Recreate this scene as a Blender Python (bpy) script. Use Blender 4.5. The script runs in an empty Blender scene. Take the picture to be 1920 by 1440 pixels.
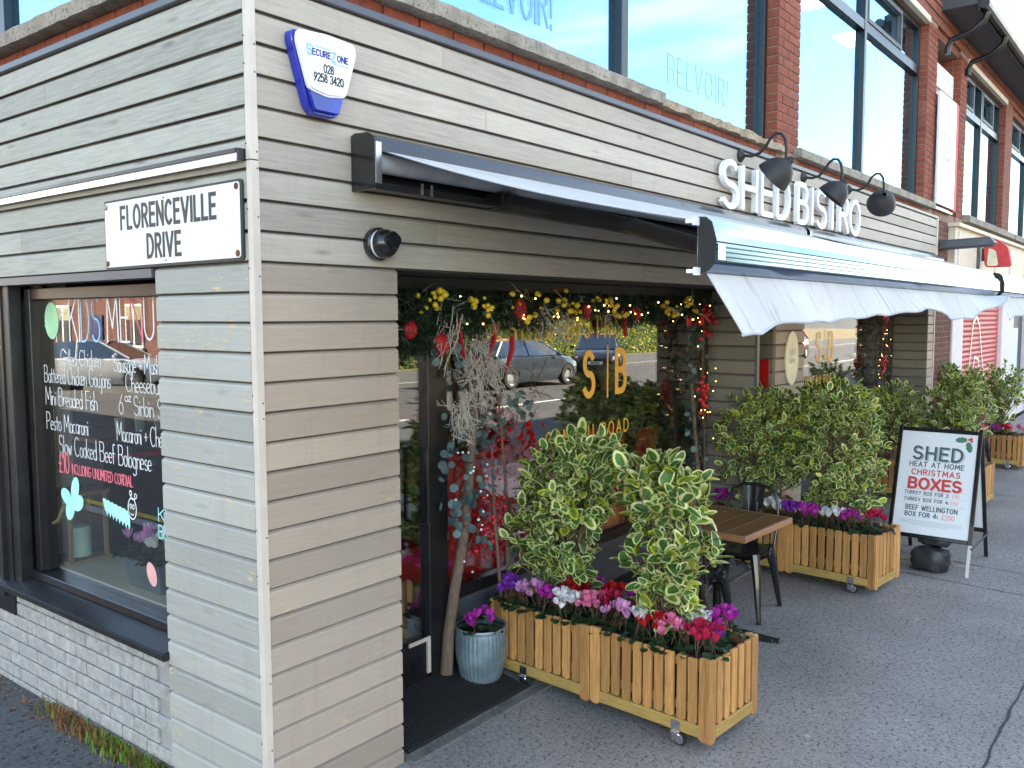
import bpy, bmesh, math, random
from mathutils import Vector, Matrix
R = math.radians
scn = bpy.context.scene
COL = scn.collection

# ------------------------------------------------------------------ camera
cd = bpy.data.cameras.new('camera'); cam = bpy.data.objects.new('camera', cd); COL.objects.link(cam)
cd.sensor_fit = 'HORIZONTAL'; cd.angle = R(60.63); cd.clip_start = .05; cd.clip_end = 2000
YAW, PITCH, ROLL = R(38.19), R(-4.513), R(-0.192)
_f = Vector((math.cos(PITCH)*math.cos(YAW), math.cos(PITCH)*math.sin(YAW), math.sin(PITCH)))
_r = _f.cross(Vector((0, 0, 1))).normalized(); _u = _r.cross(_f)
_r, _u = math.cos(ROLL)*_r+math.sin(ROLL)*_u, -math.sin(ROLL)*_r+math.cos(ROLL)*_u
cam.matrix_world = Matrix(((_r.x, _u.x, -_f.x, -1.997), (_r.y, _u.y, -_f.y, -2.797), (_r.z, _u.z, -_f.z, 2.0523), (0, 0, 0, 1)))
scn.camera = cam

# ------------------------------------------------------------------ sky and sun
SUN_EL, SUN_AZ = R(32), R(47)          # azimuth measured from +Y towards +X
w = bpy.data.worlds.new('World'); scn.world = w; w.use_nodes = True
nt = w.node_tree; N = nt.nodes; L = nt.links
for n in list(N): N.remove(n)
out = N.new('ShaderNodeOutputWorld'); bg = N.new('ShaderNodeBackground'); bg.inputs[1].default_value = .115
sky = N.new('ShaderNodeTexSky'); sky.sky_type = 'NISHITA'; sky.sun_disc = False
sky.sun_elevation = SUN_EL; sky.sun_rotation = SUN_AZ; sky.air_density = 1.0; sky.dust_density = .0; sky.ozone_density = 1.6
tc = N.new('ShaderNodeTexCoord'); sp = N.new('ShaderNodeSeparateXYZ'); L.new(tc.outputs['Generated'], sp.inputs[0])
mz = N.new('ShaderNodeMath'); mz.operation = 'MAXIMUM'; mz.inputs[1].default_value = 0; L.new(sp.outputs[2], mz.inputs[0])
az = N.new('ShaderNodeMath'); az.operation = 'ADD'; az.inputs[1].default_value = .18; L.new(mz.outputs[0], az.inputs[0])
dx = N.new('ShaderNodeMath'); dx.operation = 'DIVIDE'; L.new(sp.outputs[0], dx.inputs[0]); L.new(az.outputs[0], dx.inputs[1])
dy = N.new('ShaderNodeMath'); dy.operation = 'DIVIDE'; L.new(sp.outputs[1], dy.inputs[0]); L.new(az.outputs[0], dy.inputs[1])
cb = N.new('ShaderNodeCombineXYZ'); L.new(dx.outputs[0], cb.inputs[0]); L.new(dy.outputs[0], cb.inputs[1])
ns = N.new('ShaderNodeTexNoise'); ns.inputs['Scale'].default_value = .9; ns.inputs['Detail'].default_value = 7; ns.inputs['Roughness'].default_value = .55
ns.inputs['Distortion'].default_value = .4; L.new(cb.outputs[0], ns.inputs['Vector'])
rp = N.new('ShaderNodeValToRGB'); rp.color_ramp.elements[0].position = .54; rp.color_ramp.elements[0].color = (0, 0, 0, 1)
rp.color_ramp.elements[1].position = .70; rp.color_ramp.elements[1].color = (.85, .85, .85, 1); L.new(ns.outputs[0], rp.inputs[0])
mx = N.new('ShaderNodeMixRGB'); mx.inputs[2].default_value = (5.6, 5.7, 5.8, 1)
L.new(rp.outputs[0], mx.inputs[0]); L.new(sky.outputs[0], mx.inputs[1]); L.new(mx.outputs[0], bg.inputs[0]); L.new(bg.outputs[0], out.inputs[0])
sl = bpy.data.lights.new('sun', 'SUN'); sl.energy = 5.0; sl.angle = R(.53); sl.color = (1, .93, .82)
so = bpy.data.objects.new('sun', sl); COL.objects.link(so)
sd = Vector((math.sin(SUN_AZ)*math.cos(SUN_EL), math.cos(SUN_AZ)*math.cos(SUN_EL), math.sin(SUN_EL)))
so.rotation_euler = sd.to_track_quat('Z', 'Y').to_euler(); so.location = (0, 0, 30)

vs = scn.view_settings; vs.view_transform = 'Standard'; vs.look = 'None'; vs.gamma = 1; vs.use_curve_mapping = False
vs.exposure = 2.9
vs.use_white_balance = True; vs.white_balance_temperature = 7700   # camera white balance set for open shade
scn.cycles.max_bounces = 10; scn.cycles.transparent_max_bounces = 24; scn.cycles.glossy_bounces = 5; scn.cycles.diffuse_bounces = 4
scn.cycles.use_denoising = True
# ------------------------------------------------------------------ helpers
rnd = random.Random(7)
MATS = {}
def newmat(name):
    m = bpy.data.materials.new(name); m.use_nodes = True; MATS[name] = m
    return m, m.node_tree.nodes, m.node_tree.links, m.node_tree.nodes['Principled BSDF']
def coords(N, L, scale=(1, 1, 1), world=False, rand=True):
    t = N.new('ShaderNodeTexCoord'); mp = N.new('ShaderNodeMapping'); mp.inputs['Scale'].default_value = scale
    if world:
        g = N.new('ShaderNodeNewGeometry'); L.new(g.outputs['Position'], mp.inputs['Vector'])
    else:
        L.new(t.outputs['Object'], mp.inputs['Vector'])
        if rand:
            oi = N.new('ShaderNodeObjectInfo'); ml = N.new('ShaderNodeMath'); ml.operation = 'MULTIPLY'; ml.inputs[1].default_value = 37.
            L.new(oi.outputs['Random'], ml.inputs[0]); L.new(ml.outputs[0], mp.inputs['Location'])
    return mp.outputs[0]
def noise(N, L, vec, scale, detail=4, rough=.55, dist=0):
    n = N.new('ShaderNodeTexNoise'); n.inputs['Scale'].default_value = scale; n.inputs['Detail'].default_value = detail
    n.inputs['Roughness'].default_value = rough; n.inputs['Distortion'].default_value = dist; L.new(vec, n.inputs['Vector']); return n.outputs[0]
def ramp(N, L, fac, stops):
    r = N.new('ShaderNodeValToRGB'); e = r.color_ramp.elements
    while len(e) < len(stops): e.new(.5)
    for el, (p, c) in zip(e, stops):
        el.position = p; el.color = (c, c, c, 1) if isinstance(c, (int, float)) else (*c, 1)
    L.new(fac, r.inputs[0]); return r.outputs[0]
def mixc(N, L, fac, a, b, mode='MIX'):
    m = N.new('ShaderNodeMixRGB'); m.blend_type = mode
    for i, s in ((0, fac), (1, a), (2, b)):
        if isinstance(s, (int, float)): m.inputs[i].default_value = s
        elif isinstance(s, tuple): m.inputs[i].default_value = (*s, 1)
        else: L.new(s, m.inputs[i])
    return m.outputs[0]
def math_(N, L, op, a, b=None):
    m = N.new('ShaderNodeMath'); m.operation = op
    for i, s in ((0, a), (1, b)):
        if s is None: continue
        if isinstance(s, (int, float)): m.inputs[i].default_value = s
        else: L.new(s, m.inputs[i])
    return m.outputs[0]
def bump(N, L, b, h, strength=.3, dist=.01):
    n = N.new('ShaderNodeBump'); n.inputs['Strength'].default_value = strength; n.inputs['Distance'].default_value = dist
    L.new(h, n.inputs['Height']); L.new(n.outputs[0], b.inputs['Normal'])
def simple(name, col, rough=.5, metal=0, var=.15, scale=8, bmp=0, bscale=60, spec=.5, world=False, tint=0., coat=0):
    m, N, L, b = newmat(name)
    v = coords(N, L, world=world)
    n = noise(N, L, v, scale, 5)
    d = tuple(c*(1-var) for c in col); e = tuple(min(1, c*(1+var)) for c in col)
    c = mixc(N, L, ramp(N, L, n, [(.3, 0), (.7, 1)]), d, e)
    if tint:
        oi = N.new('ShaderNodeObjectInfo')
        c = mixc(N, L, 1., c, ramp(N, L, oi.outputs['Random'], [(0, 1-tint), (1, 1+tint)]), 'MULTIPLY')
    L.new(c, b.inputs['Base Color'])
    L.new(ramp(N, L, n, [(0, max(0, rough-.08)), (1, min(1, rough+.08))]), b.inputs['Roughness'])
    b.inputs['Metallic'].default_value = metal; b.inputs['Specular IOR Level'].default_value = spec
    if coat: b.inputs['Coat Weight'].default_value = coat
    if bmp: bump(N, L, b, noise(N, L, v, bscale, 4), bmp, .004)
    return m
def emat(name, col, s):
    m, N, L, b = newmat(name); b.inputs['Base Color'].default_value = (*col, 1)
    b.inputs['Emission Color'].default_value = (*col, 1); b.inputs['Emission Strength'].default_value = s; return m
def glassmat(name, base, top, tint=(1, 1, 1), rough=0., wav=0., power=4., gcol=(.97, .98, 1)):
    m, N, L, b = newmat(name); N.remove(b); o = N['Material Output']
    lw = N.new('ShaderNodeLayerWeight'); lw.inputs[0].default_value = .5
    p = math_(N, L, 'POWER', lw.outputs['Facing'], power); p = math_(N, L, 'MULTIPLY', p, top-base); p = math_(N, L, 'ADD', p, base)
    tr = N.new('ShaderNodeBsdfTransparent'); tr.inputs[0].default_value = (*tint, 1)
    gl = N.new('ShaderNodeBsdfGlossy'); gl.inputs['Roughness'].default_value = rough; gl.inputs[0].default_value = (*gcol, 1)
    if wav:
        n = N.new('ShaderNodeBump'); n.inputs['Strength'].default_value = wav; n.inputs['Distance'].default_value = .02
        L.new(noise(N, L, coords(N, L, world=True), 1.3, 1), n.inputs['Height']); L.new(n.outputs[0], gl.inputs['Normal'])
    ms = N.new('ShaderNodeMixShader'); L.new(p, ms.inputs[0]); L.new(tr.outputs[0], ms.inputs[1]); L.new(gl.outputs[0], ms.inputs[2])
    L.new(ms.outputs[0], o.inputs[0]); return m

class MB:
    def __init__(s): s.v = []; s.f = []; s.m = []
    def add(s, vs, fs, m=0):
        k = len(s.v); s.v += [tuple(q) for q in vs]; s.f += [tuple(i+k for i in f) for f in fs]; s.m += [m]*len(fs); return s
    def box(s, x0, x1, y0, y1, z0, z1, m=0):
        return s.add([(x0,y0,z0),(x1,y0,z0),(x1,y1,z0),(x0,y1,z0),(x0,y0,z1),(x1,y0,z1),(x1,y1,z1),(x0,y1,z1)],
                     [(0,3,2,1),(4,5,6,7),(0,1,5,4),(1,2,6,5),(2,3,7,6),(3,0,4,7)], m)
    def hexa(s, b, t, m=0):           # 4 bottom + 4 top points
        return s.add(list(b)+list(t), [(0,3,2,1),(4,5,6,7),(0,1,5,4),(1,2,6,5),(2,3,7,6),(3,0,4,7)], m)
    def prism(s, poly, fn, a, b, m=0): # poly 2D, fn(u,v,w) -> xyz
        n = len(poly)
        return s.add([fn(u, v, a) for u, v in poly]+[fn(u, v, b) for u, v in poly],
                     [tuple(range(n))[::-1], tuple(range(n, 2*n))]+[(i, (i+1) % n, (i+1) % n+n, i+n) for i in range(n)], m)
    def tube(s, pts, r, n=8, m=0, cap=True, flat=1.):
        pts = [Vector(p) for p in pts]; k = len(pts); rr = r if isinstance(r, (list, tuple)) else [r]*k
        vs = []; t0 = (pts[1]-pts[0]).normalized(); up = Vector((0, 0, 1)) if abs(t0.z) < .9 else Vector((1, 0, 0))
        x = t0.cross(up).normalized()
        for i, p in enumerate(pts):
            t = (pts[min(i+1, k-1)]-pts[max(i-1, 0)]).normalized(); x = (x-t*x.dot(t)).normalized(); y = t.cross(x)
            for j in range(n):
                a = 2*math.pi*j/n; vs.append(p+(x*math.cos(a)+y*math.sin(a)*flat)*rr[i])
        fs = [(i*n+j, i*n+(j+1) % n, (i+1)*n+(j+1) % n, (i+1)*n+j) for i in range(k-1) for j in range(n)]
        if cap: fs += [tuple(range(n))[::-1], tuple(range((k-1)*n, k*n))]
        return s.add(vs, fs, m)
    def lathe(s, prof, n=20, c=(0, 0, 0), m=0, axis='z', cap=False):
        vs = []
        for r, z in prof:
            for j in range(n):
                a = 2*math.pi*j/n; u, v = r*math.cos(a), r*math.sin(a)
                p = (u, v, z) if axis == 'z' else ((u, z, v) if axis == 'y' else (z, u, v))
                vs.append((c[0]+p[0], c[1]+p[1], c[2]+p[2]))
        fs = [(i*n+j, i*n+(j+1) % n, (i+1)*n+(j+1) % n, (i+1)*n+j) for i in range(len(prof)-1) for j in range(n)]
        if cap: fs += [tuple(range(n))[::-1], tuple(range((len(prof)-1)*n, len(prof)*n))]
        return s.add(vs, fs, m)
    def sheet(s, fn, nu, nv, m=0):
        vs = [fn(i/nu, j/nv) for j in range(nv+1) for i in range(nu+1)]
        return s.add(vs, [(j*(nu+1)+i, j*(nu+1)+i+1, (j+1)*(nu+1)+i+1, (j+1)*(nu+1)+i) for j in range(nv) for i in range(nu)], m)
    def ico(s, c, r, m=0, sub=1, sc=(1, 1, 1)):
        bm = bmesh.new(); bmesh.ops.create_icosphere(bm, subdivisions=sub, radius=r)
        vs = [(c[0]+q.co.x*sc[0], c[1]+q.co.y*sc[1], c[2]+q.co.z*sc[2]) for q in bm.verts]; bm.verts.index_update()
        fs = [tuple(q.index for q in f.verts) for f in bm.faces]; bm.free(); return s.add(vs, fs, m)
    def mesh(s, name, mats, smooth=False, bevel=0, seg=1, weld=False):
        me = bpy.data.meshes.new(name); me.from_pydata(s.v, [], s.f)
        for q in (mats if isinstance(mats, (list, tuple)) else [mats]): me.materials.append(MATS[q] if isinstance(q, str) else q)
        me.polygons.foreach_set('material_index', s.m)
        bm = bmesh.new(); bm.from_mesh(me)
        if weld: bmesh.ops.remove_doubles(bm, verts=bm.verts, dist=1e-5)
        bmesh.ops.recalc_face_normals(bm, faces=bm.faces)
        if bevel:
            es = [e for e in bm.edges if len(e.link_faces) == 2 and e.calc_face_angle(0) > .5]
            bmesh.ops.bevel(bm, geom=es, offset=bevel, segments=seg, affect='EDGES', clamp_overlap=True)
        bm.to_mesh(me); bm.free()
        if smooth:
            me.polygons.foreach_set('use_smooth', [True]*len(me.polygons))
            try: me.set_sharp_from_angle(angle=R(40))
            except Exception: pass
        me.update(); return me
def ob(name, data, mats=None, parent=None, loc=None, rot=None, smooth=False, bevel=0, seg=1, weld=False, stuff=False, label=None):
    me = data.mesh(name, mats, smooth, bevel, seg, weld) if isinstance(data, MB) else data
    o = bpy.data.objects.new(name, me); COL.objects.link(o)
    if parent: o.parent = parent
    if loc is not None: o.location = loc
    if rot is not None: o.rotation_euler = rot
    if stuff: o['kind'] = 'stuff'
    if label: o['label'] = label
    return o
def tag(o, label, cat, group=None):
    o['label'] = label; o['category'] = cat
    if group: o['group'] = group
    return o
def thing(name, label, cat, loc=(0, 0, 0), rz=0, group=None):
    o = bpy.data.objects.new(name, None); COL.objects.link(o); o.location = loc; o.rotation_euler = (0, 0, rz); o.empty_display_size = .1
    return tag(o, label, cat, group)
def struct(name, mb, mats, **k):
    o = ob(name, mb, mats, **k); o['kind'] = 'structure'; return o
def kids(o): return [c for c in bpy.data.objects if c.parent == o]
def copy_tree(o, parent=None, chd=None):
    if chd is None:
        chd = {}
        for c in bpy.data.objects:
            if c.parent: chd.setdefault(c.parent.name, []).append(c)
    c = o.copy(); COL.objects.link(c); c.parent = parent
    for ch in chd.get(o.name, []): copy_tree(ch, c, chd)
    return c

# ------------------------------------------------------------------ stroke lettering
def ar(cx, cy, rx, ry, a0, a1):
    n = max(3, int(abs(a1-a0)/18)); return [(cx+rx*math.cos(R(a0+(a1-a0)*i/n)), cy+ry*math.sin(R(a0+(a1-a0)*i/n))) for i in range(n+1)]
O_ = ar(.32, .5, .32, .5, 90, 450)
GL = {
 'A': (.62, [[(0,0),(.31,1),(.62,0)], [(.11,.34),(.51,.34)]]), 'B': (.52, [[(.26,.53)]+ar(.26,.765,.22,.235,-90,90)+[(0,1),(0,0)]+ar(.27,.265,.25,.265,-90,90)+[(0,.53)]]),
 'C': (.58, [ar(.32,.5,.32,.5,50,310)]), 'D': (.58, [[(0,0),(0,1),(.2,1)]+ar(.2,.5,.38,.5,90,-90)+[(0,0)]]), 'E': (.46, [[(.46,1),(0,1),(0,0),(.46,0)], [(0,.52),(.4,.52)]]),
 'F': (.44, [[(.44,1),(0,1),(0,0)], [(0,.52),(.38,.52)]]), 'G': (.64, [ar(.33,.5,.33,.5,50,330)+[(.63,.45),(.36,.45)]]), 'H': (.56, [[(0,0),(0,1)], [(.56,0),(.56,1)], [(0,.52),(.56,.52)]]),
 'I': (.02, [[(.01,0),(.01,1)]]), 'J': (.36, [[(.36,1),(.36,.25)]+ar(.18,.22,.18,.22,0,-160)]), 'K': (.54, [[(0,0),(0,1)], [(.52,1),(.02,.45)], [(.16,.6),(.54,0)]]), 'L': (.42, [[(0,1),(0,0),(.42,0)]]),
 'M': (.7, [[(0,0),(.06,1),(.35,.3),(.64,1),(.7,0)]]), 'N': (.58, [[(0,0),(0,1),(.58,0),(.58,1)]]), 'O': (.64, [O_]), 'P': (.5, [[(0,0),(0,1),(.25,1)]+ar(.25,.74,.25,.26,90,-90)+[(0,.48)]]),
 'Q': (.64, [O_, [(.4,.2),(.62,-.05)]]), 'R': (.52, [[(0,0),(0,1),(.25,1)]+ar(.25,.75,.24,.25,90,-90)+[(0,.5)], [(.24,.5),(.52,0)]]),
 'S': (.52, [ar(.26,.75,.23,.25,35,270)+ar(.26,.255,.26,.255,90,-150)[1:]]), 'T': (.54, [[(0,1),(.54,1)], [(.27,1),(.27,0)]]), 'U': (.56, [[(0,1),(0,.28)]+ar(.28,.28,.28,.28,180,360)+[(.56,1)]]),
 'V': (.6, [[(0,1),(.3,0),(.6,1)]]), 'W': (.86, [[(0,1),(.22,0),(.43,.8),(.64,0),(.86,1)]]), 'X': (.56, [[(0,0),(.56,1)], [(0,1),(.56,0)]]), 'Y': (.56, [[(0,1),(.28,.48),(.28,0)], [(.56,1),(.28,.48)]]), 'Z': (.52, [[(0,1),(.52,1),(0,0),(.52,0)]]),
 '0': (.52, [ar(.26,.5,.26,.5,90,450)]), '1': (.2, [[(0,.8),(.18,1),(.18,0)]]), '2': (.5, [ar(.25,.73,.25,.27,160,-30)+[(0,0),(.5,0)]]), '3': (.48, [ar(.23,.76,.21,.24,150,-90)+ar(.23,.26,.25,.26,90,-150)]),
 '4': (.54, [[(.4,0),(.4,1),(0,.3),(.54,.3)]]), '5': (.48, [[(.45,1),(.08,1),(.04,.55)]+ar(.23,.32,.25,.32,120,-150)]), '6': (.5, [[(.4,1),(.08,.5)]+ar(.25,.3,.23,.3,150,-210)]), '8': (.48, [ar(.24,.76,.19,.24,-90,270), ar(.24,.27,.24,.26,90,450)]),
 '9': (.5, [[(.1,0),(.42,.5)]+ar(.25,.7,.23,.3,-30,330)]), '|': (.02, [[(.01,-.2),(.01,1.2)]]), '!': (.04, [[(.02,.3),(.02,1)], [(.02,0),(.02,.08)]]), '+': (.34, [[(0,.4),(.34,.4)], [(.17,.2),(.17,.6)]]), ':': (.04, [[(.02,.1),(.02,.2)], [(.02,.5),(.02,.6)]]),
 '£': (.5, [ar(.33,.75,.18,.25,10,180)+[(.17,.2),(.02,0),(.48,0)], [(0,.45),(.34,.45)]]), '.': (.04, [[(.02,0),(.02,.06)]]), '-': (.25, [[(0,.4),(.25,.4)]]), ' ': (.26, []),
 'a': (.36, [ar(.17,.26,.17,.26,60,360)+[(.34,.48),(.35,.0)]]), 'b': (.36, [[(0,1),(0,0)], ar(.17,.26,.17,.26,160,-150)]), 'c': (.32, [ar(.18,.26,.18,.26,60,310)]), 'd': (.36, [ar(.17,.26,.17,.26,30,340), [(.35,1),(.35,0)]]),
 'e': (.34, [[(.02,.27),(.33,.3)]+ar(.17,.27,.17,.26,10,310)]), 'f': (.26, [ar(.2,.84,.12,.16,40,180)+[(.08,0)], [(0,.5),(.24,.52)]]), 'g': (.36, [ar(.17,.26,.17,.26,30,340), [(.34,.5),(.34,-.2)]+ar(.17,-.2,.17,.16,0,-150)]),
 'h': (.34, [[(0,1),(0,0)], [(0,.3)]+ar(.17,.3,.17,.2,160,0)+[(.34,0)]]), 'i': (.04, [[(.02,.5),(.02,0)], [(.02,.68),(.02,.74)]]), 'j': (.16, [[(.14,.5),(.14,-.2)]+ar(.04,-.2,.1,.12,0,-120), [(.14,.68),(.14,.74)]]), 'k': (.32, [[(0,1),(0,0)], [(.28,.52),(.02,.22),(.32,0)]]),
 'l': (.04, [[(.02,1),(.02,0)]]), 'm': (.5, [[(0,.5),(0,0)], [(0,.3)]+ar(.13,.3,.12,.2,150,0)+[(.25,0)], [(.25,.3)]+ar(.38,.3,.12,.2,150,0)+[(.5,0)]]), 'n': (.32, [[(0,.5),(0,0)], [(0,.3)]+ar(.16,.3,.16,.2,150,0)+[(.32,0)]]), 'o': (.34, [ar(.17,.26,.17,.26,90,450)]),
 'r': (.22, [[(0,.5),(0,0)], [(0,.3)]+ar(.14,.32,.14,.18,160,50)]), 's': (.28, [ar(.14,.38,.12,.13,40,270)+ar(.14,.125,.14,.125,90,-150)[1:]]), 't': (.26, [[(.13,.8),(.13,.06),(.22,0)], [(0,.52),(.26,.52)]]), 'u': (.34, [[(0,.5),(0,.18)]+ar(.17,.18,.17,.18,180,360)+[(.34,.5),(.34,0)]]),
 'v': (.3, [[(0,.5),(.15,0),(.3,.5)]]), 'w': (.44, [[(0,.5),(.11,0),(.22,.4),(.33,0),(.44,.5)]]), 'z': (.28, [[(0,.5),(.28,.5),(0,0),(.28,0)]]),
}
def layout(s, h, xs=1., gap=.14):
    x = 0; res = []
    for ch in s:
        w_, st = GL[ch]; res.append((ch, [[((x+px)*h*xs, py*h) for px, py in q] for q in st])); x += w_+gap
    return res, (x-gap)*h*xs
def ribbon(mb, pts, hw, fn, d0, d1, m=0, cap=0.):
    P = [Vector((a, b)) for a, b in pts]; Q = [P[0]]
    for p in P[1:]:
        if (p-Q[-1]).length > 1e-6: Q.append(p)
    P = Q; n = len(P); closed = (P[0]-P[-1]).length < 1e-5 and n > 3
    if closed: P = P[:-1]; n -= 1
    elif cap:
        P[0] = P[0]-(P[1]-P[0]).normalized()*cap; P[-1] = P[-1]+(P[-1]-P[-2]).normalized()*cap
    Lp = []; Rp = []
    for i in range(n):
        a = P[i]-P[i-1] if (i or closed) else P[1]-P[0]; b = P[(i+1) % n]-P[i] if (i < n-1 or closed) else P[i]-P[i-1]
        a = a.normalized(); b = b.normalized(); na = Vector((-a.y, a.x)); nb = Vector((-b.y, b.x)); q = na+nb
        if q.length < .3: q = na
        q.normalize(); c = max(.5, q.dot(na)); Lp.append(P[i]+q*hw/c); Rp.append(P[i]-q*hw/c)
    vs = [fn(p.x, p.y, d1) for p in Lp]+[fn(p.x, p.y, d1) for p in Rp]+[fn(p.x, p.y, d0) for p in Lp]+[fn(p.x, p.y, d0) for p in Rp]
    fs = []
    for i in range(n if closed else n-1):
        j = (i+1) % n; fs += [(i, j, n+j, n+i), (i, 2*n+i, 2*n+j, j), (n+i, n+j, 3*n+j, 3*n+i), (2*n+i, 3*n+i, 3*n+j, 2*n+j)]
    if not closed: fs += [(0, n, 3*n, 2*n), (n-1, 3*n-1, 4*n-1, 2*n-1)]
    mb.add(vs, fs, m)
def split_(q):
    outl = [[q[0]]]
    for i in range(1, len(q)):
        outl[-1].append(q[i])
        if i < len(q)-1:
            a = Vector(q[i])-Vector(q[i-1]); b = Vector(q[i+1])-Vector(q[i])
            if a.length > 1e-9 and b.length > 1e-9 and a.angle(b) > 1.0: outl.append([q[i]])
    return outl
def write(mb, s, h, hw, fn, x0=0, y0=0, d=.001, xs=1., gap=.14, align=0., slope=0., m=0, jit=0, cap=None):
    """fn(u,v,w)->xyz; align 0 left .5 centre"""
    res, W = layout(s, h, xs, gap); off = x0-W*align; k = 0
    for ch, sts in res:
        jx, jy = (rnd.uniform(-jit, jit), rnd.uniform(-jit, jit)) if jit else (0, 0)
        for q in [r_ for q0 in sts for r_ in split_(q0)]:
            k += 1; ribbon(mb, [(px+off+jx, py+y0+jy+slope*(px)) for px, py in q], hw, fn, 0, d+(k % 7)*d*.04+.00002*k, m, hw*.9 if cap is None else cap)
    return W
# ------------------------------------------------------------------ materials
def mat_cladding(name, base, chips, grain=.5):
    m, N, L, b = newmat(name)
    v = coords(N, L, (1, 1, 1)); vs = coords(N, L, (1.6, 30, 30)); vm = coords(N, L, (.9, 6, 6))
    g = noise(N, L, vs, 3.2, 6, .65, .6); lo = noise(N, L, v, 1.7, 3)
    kv = N.new('ShaderNodeTexVoronoi'); kv.inputs['Scale'].default_value = 1.; L.new(coords(N, L, (2.1, 9, 9)), kv.inputs['Vector'])
    knot = ramp(N, L, kv.outputs['Distance'], [(.03, 1), (.14, 0)])
    oi = N.new('ShaderNodeObjectInfo')
    c = mixc(N, L, ramp(N, L, g, [(.3, 0), (.75, 1)]), tuple(q*(1-.22*grain) for q in base), tuple(min(1, q*(1+.2*grain)) for q in base))
    c = mixc(N, L, ramp(N, L, lo, [(.3, 0), (.7, .5)]), c, tuple(q*f for q, f in zip(base, (1.12, 1.16, 1.1))))
    c = mixc(N, L, 1., c, ramp(N, L, oi.outputs['Random'], [(0, .82), (.5, 1.), (1, 1.12)]), 'MULTIPLY')
    c = mixc(N, L, math_(N, L, 'MULTIPLY', knot, .45*grain), c, (.12, .1, .085))
    crack = ramp(N, L, noise(N, L, coords(N, L, (1.2, 60, 60)), 4, 5, .7, 1.2), [(.66, 0), (.70, 1)])
    c = mixc(N, L, math_(N, L, 'MULTIPLY', crack, .4*grain), c, (.1, .09, .08))
    mask = math_(N, L, 'MULTIPLY', ramp(N, L, noise(N, L, v, 2.6, 2), [(.62-.16*chips, 0), (.74-.12*chips, 1)]), ramp(N, L, noise(N, L, coords(N, L, (3.2, 13, 13)), 6, 5, .6, .5), [(.59, 0), (.605, 1)]))
    c = mixc(N, L, math_(N, L, 'MULTIPLY', mask, .9 if chips > .3 else .5), c, (.62, .47, .26))
    wst = noise(N, L, coords(N, L, (6, 6, .5), world=True), 2.2, 5, .65)
    c = mixc(N, L, ramp(N, L, wst, [(.54, 0), (.76, .22)]), c, tuple(q*.6 for q in base))
    vs2 = noise(N, L, coords(N, L, (5, 40, 40)), 9, 3, .7)
    c = mixc(N, L, ramp(N, L, vs2, [(.72, 0), (.75, .6)]), c, (.6, .58, .52))
    L.new(c, b.inputs['Base Color']); b.inputs['Roughness'].default_value = .62; b.inputs['Specular IOR Level'].default_value = .35
    h = math_(N, L, 'ADD', g, math_(N, L, 'MULTIPLY', mask, -1.5)); h = math_(N, L, 'ADD', h, math_(N, L, 'MULTIPLY', crack, -1.5))
    bump(N, L, b, h, .35, .003)
    return m
mat_cladding('cladding_front', (.45, .395, .335), .15, 1.0)
mat_cladding('cladding_pier', (.41, .33, .265), .3, .45)
mat_cladding('cladding_side', (.385, .38, .335), .25, 1.4)
mat_cladding('cladding_sidepier', (.38, .375, .34), .8, .6)
mat_cladding('cladding_dark', (.22, .2, .175), .1, .4)
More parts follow.
